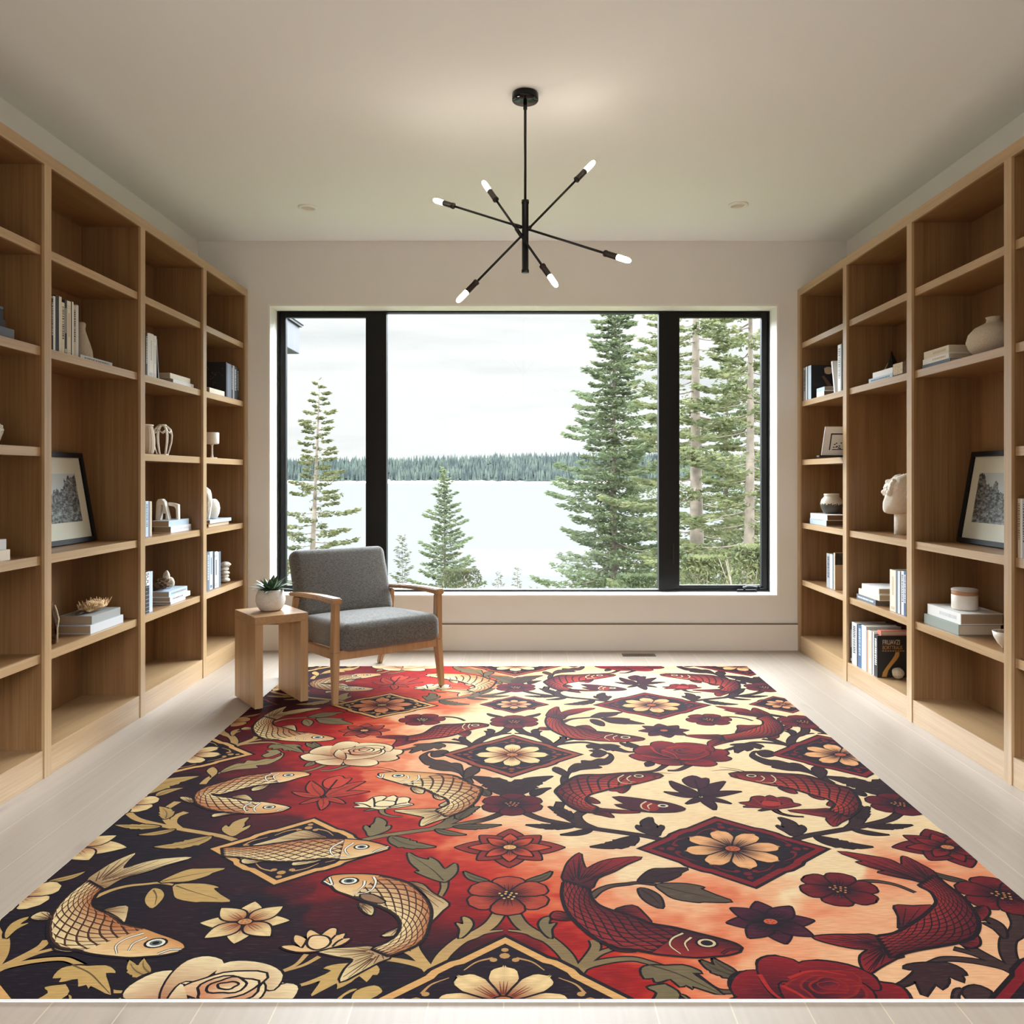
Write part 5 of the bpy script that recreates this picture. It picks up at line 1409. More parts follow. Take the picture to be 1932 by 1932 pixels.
def loftgrid(A, B, nu, nv):
    A = resample(smooth(A, 6), nu); B = resample(smooth(B, 6), nu); v = np.linspace(0, 1, nv)
    return A[:,None,:]*(1-v)[None,:,None]+B[:,None,:]*v[None,:,None]
def fish(A, B, tails=(), fins=(), eye=None, head=0.72, gills=(), light=None, whisk=(), mouth=None, ns=26, nv=6, er=0.021, layer=FL, head0=None):
    ctr = (np.mean(A, 0)+np.mean(B, 0))/2
    if light is None: light = T_at(ctr) < 0.735
    if light:
        base, sa, sb = lin((74,42,26)), lin((196,122,72)), lin((250,218,158)); hd1, hd2 = lin((216,148,84)), lin((246,206,146)); fc1, fc2 = lin((150,104,66)), lin((238,210,152)); gl = lin((246,236,214))
    else:
        base, sa, sb = lin((30,9,20)), lin((92,18,26)), lin((186,58,40)); hd1, hd2 = lin((48,12,24)), lin((150,34,32)); fc1, fc2 = lin((42,12,26)), lin((140,30,32)); gl = lin((226,196,150))
        if T_at(ctr) < 0.9: sb = lin((150,40,38))
    for P in tails:
        Q = smooth(P, 3, True); outline(Q, layer); 
        # rays run from the root (first point) side out
        root = (np.asarray(P[0])+np.asarray(P[-1]))/2
        d = np.linalg.norm(Q-root, axis=1); m = np.clip(d/(d.max()*0.8), 0, 1)[:, None]
        W.poly(Q, fc1*(1-m)+fc2*m, layer+1)
        for k in range(3, len(Q)-3, 2):
            W.stroke(np.array((root+(Q[k]-root)*.25, root+(Q[k]-root)*.6, root+(Q[k]-root)*.93)), 0.005, mixc(fc1, INK, .6), layer+2, .002)
    for P in fins:
        Q = smooth(P, 3, True); outline(Q, layer)
        root = np.asarray(P[0]); d = np.linalg.norm(Q-root, axis=1); m = np.clip(d/d.max(), 0, 1)[:, None]
        W.poly(Q, fc1*(1-m)+fc2*m, layer+1)
        for k in range(2, len(Q)-2, 2):
            W.stroke(np.array((root+(Q[k]-root)*.2, root+(Q[k]-root)*.9)), 0.004, mixc(fc1, INK, .6), layer+2, .002)
    NU = 61; NVG = 9
    G = loftgrid(A, B, NU, NVG)
    per = np.vstack((G[:,0], G[::-1,-1]))
    W.stroke(per, LW*1.9, INK, layer+2, closed=True)
    C = np.tile(base, (NU, NVG, 1))
    u = np.linspace(0, 1, NU); v = np.linspace(0, 1, NVG)
    hm = (u >= head)
    if head0 is not None: hm = hm | (u <= head0)
    hc = hd1*(1-v)[:,None]+hd2*v[:,None]
    # keep scale body and head as separate patches so their edge is crisp
    def patch(a, c, isH):
        k0, k1 = int(a*(NU-1)), int(round(c*(NU-1)))
        W.grid(G[k0:k1+1], np.tile(hc, (k1-k0+1, 1, 1)) if isH else C[k0:k1+1], layer+3)
    lo = 0.0
    if head0 is not None: patch(0, head0, True); lo = head0
    patch(lo, head, False)
    if head < 1: patch(head, 1.0, True)
    def pt(uu, vv):
        uu = min(max(uu, 0), 1)*(NU-1); vv = min(max(vv, 0), 1)*(NVG-1)
        i = min(int(uu), NU-2); j = min(int(vv), NVG-2); a = uu-i; b_ = vv-j
        return (G[i,j]*(1-a)+G[i+1,j]*a)*(1-b_)+(G[i,j+1]*(1-a)+G[i+1,j+1]*a)*b_
    du = (head-lo)/ns; dv = 1.0/nv
    ns = int(ns*.66); nv = max(4, int(nv*.8)); du = (head-lo)/ns; dv = 1.0/nv
    for i in range(ns):
        for j in range(nv+1):
            uc = lo+(i+.5)*du; vc = (j+(0.5 if i % 2 else 0.0))*dv
            if vc > 1.001: continue
            hu, hv = du*0.80, dv*0.39
            v0, v1 = max(vc-hv, 0.03), min(vc+hv, 0.97)
            if v1-v0 < 0.02: continue
            q = [pt(uc-hu, vc if .03 < vc < .97 else (v0+v1)/2), pt(uc, v0), pt(min(uc+hu, head), (v0+v1)/2), pt(uc, v1)]
            sh = np.clip(vc*1.25-0.1, 0, 1)
            cc = sa*(1-sh)+sb*sh
            W.put(q, np.array((cc*.8, cc*1.0, cc*1.06, cc*1.0)), [(0,1,2,3)], layer+4)
    for g in gills:
        W.stroke(smooth(g, 6), 0.012, INK, layer+4, 0.006); W.stroke(smooth(g, 6), 0.007, gl, layer+5, 0.003)
    if mouth is not None:
        W.stroke(smooth(mouth, 5), 0.012, INK, layer+4); W.stroke(smooth(mouth, 5), 0.006, gl if light else sa, layer+5)
    eyes = [] if eye is None else (eye if isinstance(eye, list) else [eye])
    for e_ in eyes:
        W.disc(e_, er*1.3, er*1.15, INK, layer+4); W.disc(e_, er, er*.9, gl, layer+5); W.disc(e_, er*.68, er*.6, INK if not light else lin((96,110,104)), layer+6); W.disc(e_, er*.38, er*.34, INK, layer+7)
    for q in whisk: W.stroke(smooth(q, 5), 0.006, INK, layer, 0.002)
def diamond(top, right, bottom, left, c, r, n, rot, layer=5, fl=True, pcol=None, border=None, orn=True):
    P = np.array((top, right, bottom, left)); m = P.mean(0); t = T_at(m)
    if border is None: border = lin((228,172,104)) if t < 0.55 else (lin((150,66,44)) if m[0]+W.off[0] < 0.3 and m[0]+W.off[0] > -1.2 else lin((128,20,28)))
    def notched(s):
        out = []
        for k in range(4):
            a, b = m+(P[k]-m)*s, m+(P[(k+1) % 4]-m)*s
            d = b-a; nrm = np.array((d[1], -d[0])); nrm = nrm/np.linalg.norm(nrm); 
            if np.dot(nrm, m-a) > 0: nrm = -nrm
            out += [a, a+d*.36, a+d*.42+nrm*.009, a+d*.56+nrm*.009, a+d*.62, ]
        return np.array(out)
    W.poly(notched(1.06), INK, layer-1); W.poly(notched(1.0), border, layer); W.poly(notched(0.89), INK, layer+1)
    W.poly(notched(0.865), lin((32,14,26)), layer+2)
    oc = mixc(border, INK, 0.25)
    if orn:
        for k in range(4):
            q = m+(P[k]-m)*0.68; d = (P[k]-m)/np.linalg.norm(P[k]-m); nn = np.array((-d[1], d[0]))
            for (a, b_, s) in ((0,0,.014),(.03,0,.010),(-.02,.028,.010),(-.02,-.028,.010)): W.disc(q+d*a+nn*b_, s, s, oc, layer+3, 8)
            for sgn in (-1, 1):
                W.stroke(smooth([q+nn*.03*sgn-d*.01, q+nn*.07*sgn-d*.03, q+nn*.10*sgn-d*.07], 4), .008, oc, layer+3, .003)
    if fl:
        if pcol is None:
            pcol = ((150,64,36),(250,212,150),(196,124,72)) if t < 0.3 or (t > .55 and border[1] > .05) else ((70,30,40),(246,178,118),(190,92,56)) if t > .55 else ((130,50,36),(236,160,104),(190,140,90))
        flower(c, r, n, 'notch', rot, layer=layer+3, cols=pcol, wid=.235 if n == 8 else None)
def rose(P, t):
    """P maps sketch coordinates of the rose to the design"""
    light = t < 0.74
    if light: pe, pi, ln = lin((250,224,172)), lin((184,112,74)), INK
    else: pe, pi, ln = lin((140,18,26)), lin((40,8,24)), lin((176,36,30))
    L = 12
    outer = [(145,855),(165,838),(200,830),(180,800),(195,778),(240,765),(330,760),(345,732),(430,720),(540,740),(640,733),(780,745),(880,770),(905,790),(1000,800),(1030,830),(1005,850),(1055,875),(1000,898),(900,902),(920,925),(860,945),(740,940),(640,930),(560,935),(440,930),(340,902),(230,890)]
    Q = smooth(P(outer), 3, True); outline(Q, L, LW*1.3)
    c = P([(600,845)])[0]
    d = np.linalg.norm((Q-c), axis=1); W.poly(Q, pe, L+1)
    def pet(pts, hub, layer, a=1.0):
        q = smooth(P(pts), 3, True); h = P([hub])[0]
        d = np.linalg.norm(q-h, axis=1); m = np.clip(d/d.max(), 0, 1)[:, None]**1.3
        n = len(q); W.put(np.vstack((q, h[None])), np.vstack((pi*(1-m)+pe*m*a, pi[None]*.9)), [(i, (i+1) % n, n) for i in range(n)], layer+1)
        W.stroke(q, LW*1.2, INK, layer, closed=True)
    pet([(145,855),(200,830),(300,835),(440,860),(540,880),(420,895),(330,900),(230,890)], (540,875), L+1)
    pet([(180,800),(240,765),(340,762),(400,800),(440,850),(300,838),(205,830)], (440,850), L+2)
    pet([(330,900),(450,885),(560,882),(600,930),(560,937),(440,930)], (560,880), L+2)
    pet([(580,885),(700,880),(860,890),(925,925),(860,945),(740,940),(640,928)], (590,880), L+2)
    pet([(900,800),(1000,800),(1030,830),(1005,850),(1055,875),(990,900),(860,893),(760,880)], (740,875), L+1)
    pet([(345,732),(430,720),(540,740),(500,790),(430,840),(370,820),(330,770)], (430,845), L+3)
    pet([(540,740),(640,733),(780,745),(885,772),(900,810),(820,800),(700,765),(560,775)], (700,800), L+3)
    pet([(420,795),(500,790),(560,775),(700,765),(840,800),(860,840),(760,875),(580,885),(470,850)], (650,830), L+4)
    pet([(420,795),(480,815),(540,845),(580,885),(480,862),(430,835)], (560,870), L+6)
    for (rx, ry, dx) in ((190,44,0),(140,32,5),(92,21,8),(48,10,10)):
        a = np.linspace(0, 2*PI, 22, endpoint=False)
        wb = [1+.10*math.cos(3*k+rx*.05)+.06*math.cos(5*k+rx*.02) for k in a]
        q = P([(655+dx*(1+math.cos(rx))+rx*wb[i]*math.cos(k), 803+dx*.5*math.sin(rx)+ry*wb[i]*math.sin(k)) for i, k in enumerate(a)])
        m = (0.5+0.5*np.cos(a-2.2+rx*.02))[:, None]
        W.poly(q, pi*(1-m)*1.3+pe*m, L+6); W.stroke(q, LW*.75, INK if light else ln*.6, L+6, closed=True)
        L += 0
        globals()['_'] = 0
        L = L+1
    if not light:
        for q in ([(330,770),(370,815),(440,845),(570,880)],[(430,800),(520,830),(580,880)],[(600,885),(740,880),(860,840)],[(470,780),(600,760),(760,772)],[(240,850),(400,872),(540,880)],[(640,915),(760,930),(900,920)]):
            W.stroke(smooth(P(q), 5), .012, ln, L+7, .004)

def mir(P, ax): Q = np.array(P); Q[:, 0] = 2*ax-Q[:, 0]; return Q

AX = float(TR('z7', [(350,1070)])[0][0])          # mirror axis of the repeat
A0 = float(TR('y3', [(845,300)])[0][0])           # axis of the column between repeats
def tile(ti, tj):
    W.off = np.array((ti*PA, tj*PB))
    left = ti == 0
    # --- stems and leaves of the lower medallion
    for q, w_, w1 in (([(180,735),(350,800),(600,850),(850,890),(1100,925),(1300,955),(1480,995)], .026, .024), ([(525,640),(505,710),(590,790),(760,875)], .030, .020), ([(715,735),(670,775),(720,835),(850,890)], .030, .020)):
        P = TR('z6', q); stem(P, w_, w1); stem(mir(P, AX), w_, w1)
    for b_, t_, bd, k in (((640,868),(205,852),.05,.13),((600,800),(412,685),-.1,.17),((800,892),(520,942),.1,.14),((1210,955),(792,1052),.15,.17)):
        P = TR('z6', [b_, t_]); leaf(P[0], P[1], bd, k); Q = mir(P, AX); leaf(Q[0], Q[1], -bd, k)
    P = TR('z6', [(1400,955),(1280,920),(1220,885),(1220,855),(1265,870),(1255,830),(1290,800),(1345,785),(1360,830),(1390,855),(1400,880),(1440,855),(1455,880),(1430,915)])
    leafpoly(P, sm=3); leafpoly(mir(P, AX), sm=3)
    # --- curling leaves above the upper fishes
    P = TR('z6', [(600,372),(610,330),(660,295),(720,290),(720,265),(800,270),(870,250),(930,250),(970,222),(968,208),(940,195),(972,203),(995,235),(985,265),(940,300),(850,310),(890,330),(800,340),(700,350),(650,365)])
    leafpoly(P, sm=3, vein=TR('z6', [(610,365),(700,320),(850,285),(960,245)])); 
    Q = TR('z7', [(1090,390),(1030,345),(960,300),(900,288),(860,290),(760,265),(680,260),(590,235),(545,212),(545,195),(580,180),(545,183),(515,210),(520,235),(570,265),(650,300),(720,315),(720,330),(850,355),(950,360),(1030,375)])
    leafpoly(Q, sm=3, vein=TR('z7', [(1060,378),(900,320),(700,285),(560,245)]))
    leafpoly(TR('z6', [(555,405),(460,360),(472,325),(540,350),(580,385),(575,420)]), sm=3); leafpoly(TR('z7', [(1150,430),(1080,360),(1085,330),(1130,318),(1195,355),(1195,390),(1170,420)]), sm=3)
    leafpoly(TR('z6', [(935,195),(880,170),(860,168),(785,175),(830,190),(800,218),(870,235)]), sm=3); leafpoly(TR('z7', [(580,185),(650,170),(710,185),(700,200),(725,220),(650,235),(600,215)]), sm=3)
    stem(TR('z6', [(565,480),(555,430),(580,385),(620,360)]), .028, .012); stem(TR('z7', [(1250,475),(1180,430),(1090,388),(1000,355)]), .028, .012)
    # --- branch with three leaves, beside the lower fish
    stem(TR('y3', [(1550,510),(1620,450),(1720,412),(1860,395),(1960,385),(2120,405)]), .018, .010)
    leafpoly(TR('y4', [(245,378),(300,310),(370,270),(460,266),(660,262),(600,300),(585,325),(480,370),(350,378)]), sm=3, vein=TR('y4', [(255,375),(420,325),(600,285)]))
    leafpoly(TR('y4', [(400,400),(600,392),(720,405),(800,425),(770,435),(900,490),(1035,545),(800,545),(740,548),(560,520),(470,470)]), sm=3, vein=TR('y4', [(420,410),(620,460),(900,520)]))
    leafpoly(TR('y4', [(250,435),(320,440),(400,480),(440,530),(445,600),(340,560),(270,500)]), sm=3, vein=TR('y4', [(270,445),(360,500),(430,570)]))
    # --- column between repeats
    for sgn in (1, -1):
        mm = (lambda P: P) if sgn == 1 else (lambda P: mir(P, A0))
        stem(mm(TR('y3', [(890,640),(960,740),(1080,820),(1200,872),(1330,990),(1390,1100),(1400,1170)])), .034, .034)
        stem(mm(TR('y3', [(850,788),(960,800),(1090,830)])), .006, .014)
        stem(mm(TR('y3', [(1572,870),(1590,930),(1530,1030),(1430,1150)])), .020, .030); stem(mm(TR('y3', [(1740,940),(1620,985),(1520,1060)])), .014, .018)
        leafpoly(mm(TR('y3', [(1110,740),(1140,690),(1200,675),(1190,735),(1250,725),(1212,780),(1215,855),(1150,810)])), sm=3)
        P = mm(TR('y3', [(1000,375),(1215,288)])); leaf(P[0], P[1], -.12*sgn, .14)
        P = mm(TR('z6', [(85,590),(447,408)])); leaf(P[0], P[1], .14*sgn, .20)
        P = mm(TR('z6', [(275,590),(430,515)])); leaf(P[0], P[1], .14*sgn, .18, teeth=False)
        stem(mm(TR('y3', [(1420,1160),(1500,1095),(1700,1045),(1900,1030),(2040,1060),(2160,1095)])), .026, .012)
    leafpoly(TR('y4', [(270,1130),(300,1095),(400,1085),(470,1090),(620,1085),(720,1115),(780,1150),(700,1150),(800,1220),(960,1335),(800,1290),(700,1260),(710,1285),(650,1250),(600,1265),(520,1200),(440,1220),(390,1225),(370,1190),(300,1195)]), sm=2, vein=TR('y4', [(330,1080),(560,1150),(780,1250),(940,1325)]))
    leafpoly(TR('z8', [(920,1195),(960,1165),(1080,1150),(1200,1150),(1300,1155),(1400,1200),(1440,1250),(1400,1250),(1420,1310),(1300,1260),(1290,1310),(1240,1370),(1180,1320),(1100,1430),(1060,1380),(1020,1300),(980,1320),(900,1350),(750,1362),(860,1335),(950,1280),(1010,1215)]), sm=2)
    P = TR('y4', [(1135,1190),(770,1040)]); leaf(P[0], P[1], .1, .15)
    flower(TR('y3', [(848,490)])[0], .124, 6, 'round', PI/2, layer=6, stamens=True)
    c = TR('y3', [(862,85)])[0]; t = T_at(c)
    flower(c, .180, 8, 'point', 0, layer=5, sizes=[1, .80, .88, .80], wid=.34)
    if .35 < t: flower(c, .135, 8, 'point', 0, layer=12, sizes=[1, .78, .84, .78], wid=.25, cols=((90,28,26),(206,76,42),(236,172,104)) if t < .8 else ((50,10,24),(140,26,30),(210,130,80)))
    flower(TR('z6', [(80,662)])[0], .117, 6, 'round', PI/2, layer=6, cols=None if T_at(TR('z6', [(80,662)])[0]) < .6 else ((34,8,24),(96,12,30),(206,120,78)), stamens=True)
    P = TR('z6', [(100,38),(700,210),(85,412)], (1,1)); l_ = mir(P[1:2], A0)[0]; P[0][0] = A0; P[2][0] = A0
    diamond(P[0], P[1], P[2], l_, np.array((A0, TR('z6', [(90,213)], (1,1))[0][1])), .158, 8, 0)
    # small diamond above the column
    cs = TR('p', [(972.5,1329)], (1,1))[0]; rs = .20
    if tj == 0: rs = 0
    if rs: diamond(np.array((A0,cs[1]+.18)), np.array((A0+.177,cs[1])), np.array((A0,cs[1]-.18)), np.array((A0-.177,cs[1])), np.array((A0,cs[1])), .092, 8, 0, layer=14, orn=False, border=lin((130,44,40)), pcol=((120,50,40),(226,160,110),(190,110,70)))
    # --- centre of the repeat
    flower(TR('y4', [(1365,715)])[0], .121, 8, 'point', .06, layer=6, wid=.31, cols=None if left else ((26,8,24),(74,18,40),(206,92,60)))
    c = TR('z8', [(370,525)])[0]
    if not (left and tj == 0):
        stem(TR('z8', [(550,465),(640,458),(760,470),(880,500),(1015,555)]), .016, .006); flower(c, .115, 6, 'notch', .15, layer=6, stamens=True, cols=None if not left else ((44,10,22),(122,26,30),(224,190,120)))
    cl = TR('z7', [(60,600)])[0]; t = T_at(cl)
    lc = lin((196,62,40)) if t < .62 else lin((64,14,34))
    P = TR('z7', [(-219,452),(-274,550),(-75,662),(185,717),(335,660),(428,548),(277,455)])
    for q in P: leaf(cl+(q-cl)*.08, q, .05, .15, layer=6, teeth=False, col=lc)
    leafc = smooth(TR('z7', [(-99,440),(-14,405),(61,430),(121,430),(110,500),(20,520),(-60,490)]), 3, True); outline(leafc, 7); W.poly(leafc, lc*1.05, 8); W.stroke(np.array((cl, TR('z7', [(5,440)])[0])), .008, INK, 9)
    # lotus
    li = t < .74
    lo, l2 = (lin((250,224,172)), lin((214,150,104))) if li else (lin((112,18,28)), lin((176,46,36)))
    P = smooth(TR('z7', [(415,650),(510,640),(530,600),(600,590),(650,600),(690,585),(750,605),(810,600),(870,615),(895,650),(965,668),(880,690),(800,700),(700,710),(600,695),(450,690),(490,675)]), 3, True)
    outline(P, 6); W.poly(P, lo, 7)
    P = smooth(TR('z7', [(612,652),(650,632),(710,637),(770,645),(788,672),(720,684),(640,678)]), 3, True); outline(P, 8); W.poly(P, lo if li else l2, 9)
    for q in ([(530,605),(580,640),(640,690)],[(650,602),(640,630),(625,645)],[(750,606),(770,630),(780,648)],[(890,650),(820,665),(770,690)],[(430,655),(520,665),(610,692)],[(950,668),(860,680),(760,700)]): W.stroke(smooth(TR('z7', q), 4), .008, INK if li else l2*.6, 8)
    stem(TR('z7', [(720,705),(780,745),(880,770),(1000,778)]), .018, .004); leafpoly(TR('z7', [(590,725),(640,706),(720,705),(650,718)]), sm=3)
    # large diamond
    P = TR('z7', [(195,788),(1202,1070),(555,1416),(-485,1068)])
    fishy = left and tj == 0
    if left: P = np.array((TR('z4', [(1752,795)], (0,0))[0], TR('p', [(720,1605)], (0,0))[0], TR('z4', [(1385,1397)], (0,0))[0], TR('z4', [(805,1070)], (0,0))[0]))
    diamond(P[0], P[1], P[2], P[3], TR('z7', [(350,1070)])[0], .158, 8, .12, fl=not fishy, border=lin((228,170,102)) if left else None, pcol=((110,44,36),(226,138,90),(180,140,96)) if left else None)
    if fishy:
        o = (0,0)
        fish(TR('z4', [(920,1062),(1100,1055),(1300,1040),(1500,1010),(1700,985),(1932,980),(2169,995),(2300,1017),(2429,1055)], o), TR('z4', [(930,1138),(1100,1150),(1300,1180),(1500,1190),(1700,1175),(1850,1160),(2040,1165),(2240,1125),(2420,1075)], o),
             tails=[], fins=[TR('z4', q, o) for q in ([(1870,980),(1750,925),(1650,905),(1550,930),(1400,980),(1170,1048),(1400,1030),(1600,1000)], [(1300,1175),(1180,1205),(1100,1200),(1112,1165)], [(1870,1140),(1750,1195),(1560,1222),(1600,1180)])],
             eye=TR('z4', [(2184,1055)], o)[0], head=.70, gills=[TR('z4', q, o) for q in ([(2020,1000),(1905,1070),(1930,1135),(2050,1152)], [(2110,1020),(2035,1075),(2060,1125),(2100,1132)])], mouth=TR('z4', [(2430,1052),(2340,1080),(2290,1105)], o), light=True, layer=18, ns=26, nv=7)
    # --- fishes
    if left:
        o = (0,0)
        fish(TR('z4', [(1712,390),(1640,370),(1450,370),(1300,385),(1100,410),(950,455),(760,510),(680,560),(660,610),(690,665),(780,705),(900,732),(1100,748),(1300,748),(1450,730),(1528,697)], o),
             TR('z4', [(1700,402),(1620,420),(1500,455),(1340,480),(1200,500),(1000,550),(890,575),(820,560),(815,575),(860,592),(1000,610),(1150,635),(1300,648),(1420,668),(1500,685),(1524,694)], o),
             tails=[], fins=[TR('z4', q, o) for q in ([(1340,482),(1280,525),(1190,542),(1200,515)], [(1000,605),(1100,580),(1150,590),(1180,632)], [(650,650),(590,640),(530,605),(580,600),(650,620)], [(1050,742),(930,765),(830,780),(850,752)])],
             eye=[TR('z4', [(1518,400)], o)[0], TR('z4', [(1342,692)], o)[0]], head=.84, head0=.17, gills=[TR('z4', q, o) for q in ([(1370,385),(1310,415),(1330,455),(1400,468)], [(1430,385),(1385,410),(1400,440),(1450,445)], [(1180,650),(1115,690),(1130,730),(1200,745)], [(1260,655),(1205,700),(1225,735),(1280,742)])],
             mouth=TR('z4', [(1525,697),(1450,712),(1410,728)], o), light=True, ns=34, nv=6, er=.019)
    else:
        fish(TR('z6', [(830,745),(700,725),(590,670),(510,590),(478,540),(560,472),(690,402),(900,395),(1100,380),(1250,375),(1400,385),(1445,405)]), TR('z6', [(850,690),(790,668),(745,635),(745,610),(790,575),(880,550),(1000,520),(1150,490),(1280,460),(1380,432),(1410,425),(1430,412)]),
             tails=[TR('z6', [(830,692),(900,706),(1250,735),(1100,745),(990,740),(960,745),(1000,785),(900,765),(820,745)])], fins=[TR('z6', q) for q in ([(1140,490),(1130,530),(1080,562),(1040,545),(975,540),(1000,520)], [(740,625),(780,600),(840,625),(870,655),(800,650)])],
             eye=TR('z6', [(1232,408)])[0], head=.76, gills=[TR('z6', q) for q in ([(1095,398),(1045,430),(1065,465),(1130,475),(1170,470)], [(1160,405),(1125,430),(1150,455),(1190,460)])], mouth=TR('z6', [(1410,390),(1370,415),(1385,430)]), whisk=[TR('z6', [(1350,380),(1430,378),(1525,385)])], ns=28, nv=6)
        P = TR('z6', [(1000,598),(1150,605),(1300,625),(1450,645),(1560,670),(1648,705),(1600,728),(1500,737),(1350,737),(1200,720),(1100,700),(1020,668),(1110,662)])
        Q = smooth(P, 2, True); outline(Q, FL+6); dk = lin((70,14,28)) ; W.poly(Q, dk, FL+7)
        P = smooth(TR('z6', [(1290,640),(1250,670),(1280,715),(1380,728),(1420,690),(1380,660)]), 3, True); W.poly(P, lin((140,34,30)), FL+8)
        for q in ([(1300,640),(1255,670),(1265,705),(1330,728)], [(1350,660),(1315,680),(1330,712)]): W.stroke(smooth(TR('z6', q), 5), .008, lin((226,196,150)), FL+9, .003)
        e_ = TR('z6', [(1453,680)])[0]; W.disc(e_, .020, .017, lin((230,214,180)), FL+9); W.disc(e_, .011, .010, INK, FL+10)
    fish(TR('z7', [(1400,778),(1440,760),(1490,720),(1505,660),(1480,600),(1420,525),(1300,490),(1150,440),(1000,400),(800,385),(600,372),(420,372),(325,385)]), TR('z7', [(1240,722),(1262,700),(1288,665),(1240,630),(1180,605),(1060,575),(950,540),(830,510),(700,490),(560,460),(440,435),(370,415),(340,400)]),
         tails=[TR('z7', [(1250,708),(1100,712),(860,722),(1000,748),(1200,782),(1210,810),(1270,865),(1330,830),(1440,760)])], fins=[TR('z7', q) for q in ([(770,512),(880,520),(930,565),(850,555)], [(1050,572),(1170,605),(1165,622),(1090,605)], [(1290,660),(1250,635),(1215,670),(1250,682)], [(1010,408),(1150,440),(1300,490),(1420,520),(1450,600),(1400,640),(1390,580),(1250,500)])],
         eye=TR('z7', [(520,405)])[0], head=.73, gills=[TR('z7', q) for q in ([(700,400),(738,430),(735,458),(690,472),(620,468)], [(610,408),(638,430),(605,455),(560,452)])], mouth=TR('z7', [(330,408),(390,425),(370,395)]), whisk=[TR('z7', [(480,372),(380,345),(230,325)]), TR('z7', [(430,370),(300,350),(160,360)])], ns=28, nv=6)
    fish(TR('y3', [(1530,440),(1540,500),(1600,570),(1700,615),(1780,635),(1860,660),(1947,690),(2057,735),(2257,770),(2457,820),(2657,870),(2767,905),(2818,935)]), TR('y3', [(1325,370),(1310,480),(1340,600),(1400,690),(1480,770),(1580,850),(1680,905),(1800,945),(1940,955),(2107,985),(2307,1005),(2457,1015),(2607,1005),(2707,995),(2800,970)]),
         tails=[TR('y3', [(1325,370),(1330,280),(1370,200),(1455,135),(1470,190),(1510,265),(1620,215),(1750,182),(1977,170),(1850,230),(1740,290),(1600,350),(1535,440)])], fins=[TR('y3', q) for q in ([(1750,625),(1900,580),(1985,640),(2057,735),(1900,690)], [(1400,690),(1320,640),(1240,635),(1215,680),(1300,700)], [(1690,890),(1760,935),(1932,960),(1850,968),(1730,945)])],
         eye=TR('y3', [(2532,898)])[0], head=.70 if not left else .68, gills=[TR('y3', q) for q in ([(2330,815),(2240,860),(2222,920),(2310,990)], [(2400,850),(2347,900),(2377,965)])], mouth=TR('y3', [(2810,950),(2720,955),(2660,990)]), ns=24, nv=8, er=.024)
    if left and tj >= 1:
        o = (0,1)
        fish(TR('z1', [(1500,672),(1640,645),(1770,573),(1940,562),(2120,552),(2225,565)], o), TR('z1', [(1490,715),(1600,706),(1760,690),(1900,665),(1990,635),(2100,605),(2215,582)], o),
             tails=[TR('z1', [(1510,672),(1350,665),(1210,678),(1300,690),(1400,705),(1360,765),(1480,742),(1590,706)], o)], fins=[TR('z1', [(2062,628),(2032,670),(1962,655),(1972,632)], o)],
             eye=TR('z1', [(2109,573)], o)[0], head=.76, gills=[TR('z1', q, o) for q in ([(2015,560),(1992,590),(2020,618)], [(2060,562),(2045,585),(2062,605)])], mouth=TR('z1', [(2222,568),(2190,582)], o), ns=26, nv=6, light=False)
    elif left:
        o = (0,0)
        fish(TR('y2', [(1590,1005),(1780,935),(1880,860),(1925,740),(1942,640),(1920,560),(1850,465),(1750,390),(1600,345),(1450,320),(1250,315),(1100,330),(1035,380)], o), TR('y2', [(1450,945),(1560,900),(1640,850),(1685,790),(1690,720),(1650,660),(1550,600),(1400,545),(1260,490),(1150,450),(1110,410),(1060,392)], o),
             tails=[TR('y2', [(1450,930),(1300,935),(980,960),(1150,1010),(1290,1035),(1220,1120),(1180,1225),(1350,1140),(1500,1060),(1600,1010)], o)],
             fins=[TR('y2', q, o) for q in ([(1752,380),(1872,400),(1952,470),(2092,560),(2042,620),(1962,700),(1852,790),(1782,820),(1932,640),(1922,540),(1852,450)], [(1340,560),(1430,580),(1460,610),(1440,660),(1370,620)], [(1680,765),(1640,830),(1530,835)])],
             eye=TR('y2', [(1252,371)], o)[0], head=.76, gills=[TR('y2', q, o) for q in ([(1460,335),(1478,380),(1450,440),(1380,475),(1290,482)], [(1385,370),(1375,410),(1330,448),(1280,455)])], mouth=TR('y2', [(1040,372),(1105,405),(1085,340)], o), ns=28, nv=7, er=.024, light=True)
        q = smooth(TR('y2', [(1355,490),(1450,490),(1550,545),(1500,557),(1380,530)], o), 3, True); outline(q, FL+6); W.poly(q, lin((150,112,80)), FL+7)
    else:
        fish(TR('z8', [(1180,410),(1260,480),(1380,570),(1450,640),(1520,740),(1545,830),(1510,920),(1400,970),(1200,1010),(1050,1035),(900,1070),(820,1110)]), TR('z8', [(1050,500),(1150,550),(1195,620),(1190,660),(1100,745),(1000,815),(920,865),(850,900),(780,915),(700,925)]),
             tails=[TR('z8', [(1190,410),(1060,320),(930,255),(905,265),(900,325),(800,280),(660,252),(365,210),(570,290),(520,298),(620,335),(760,375),(700,385),(900,430),(1000,450),(1100,490),(1160,560)]), TR('z8', [(690,925),(500,915),(300,915),(155,935),(300,985),(500,1025),(620,1035),(560,1090),(560,1160),(600,1230),(625,1240),(720,1180),(850,1110),(900,1080)])],
             fins=[TR('z8', q) for q in ([(900,880),(880,760),(845,670),(1000,672),(1190,670),(1100,750)], [(1510,700),(1560,680),(1610,675),(1635,720),(1610,760),(1560,790)], [(1400,970),(1510,910),(1550,950),(1545,1000),(1480,1020),(1420,1000)])], eye=None, head=1.0, ns=34, nv=9)
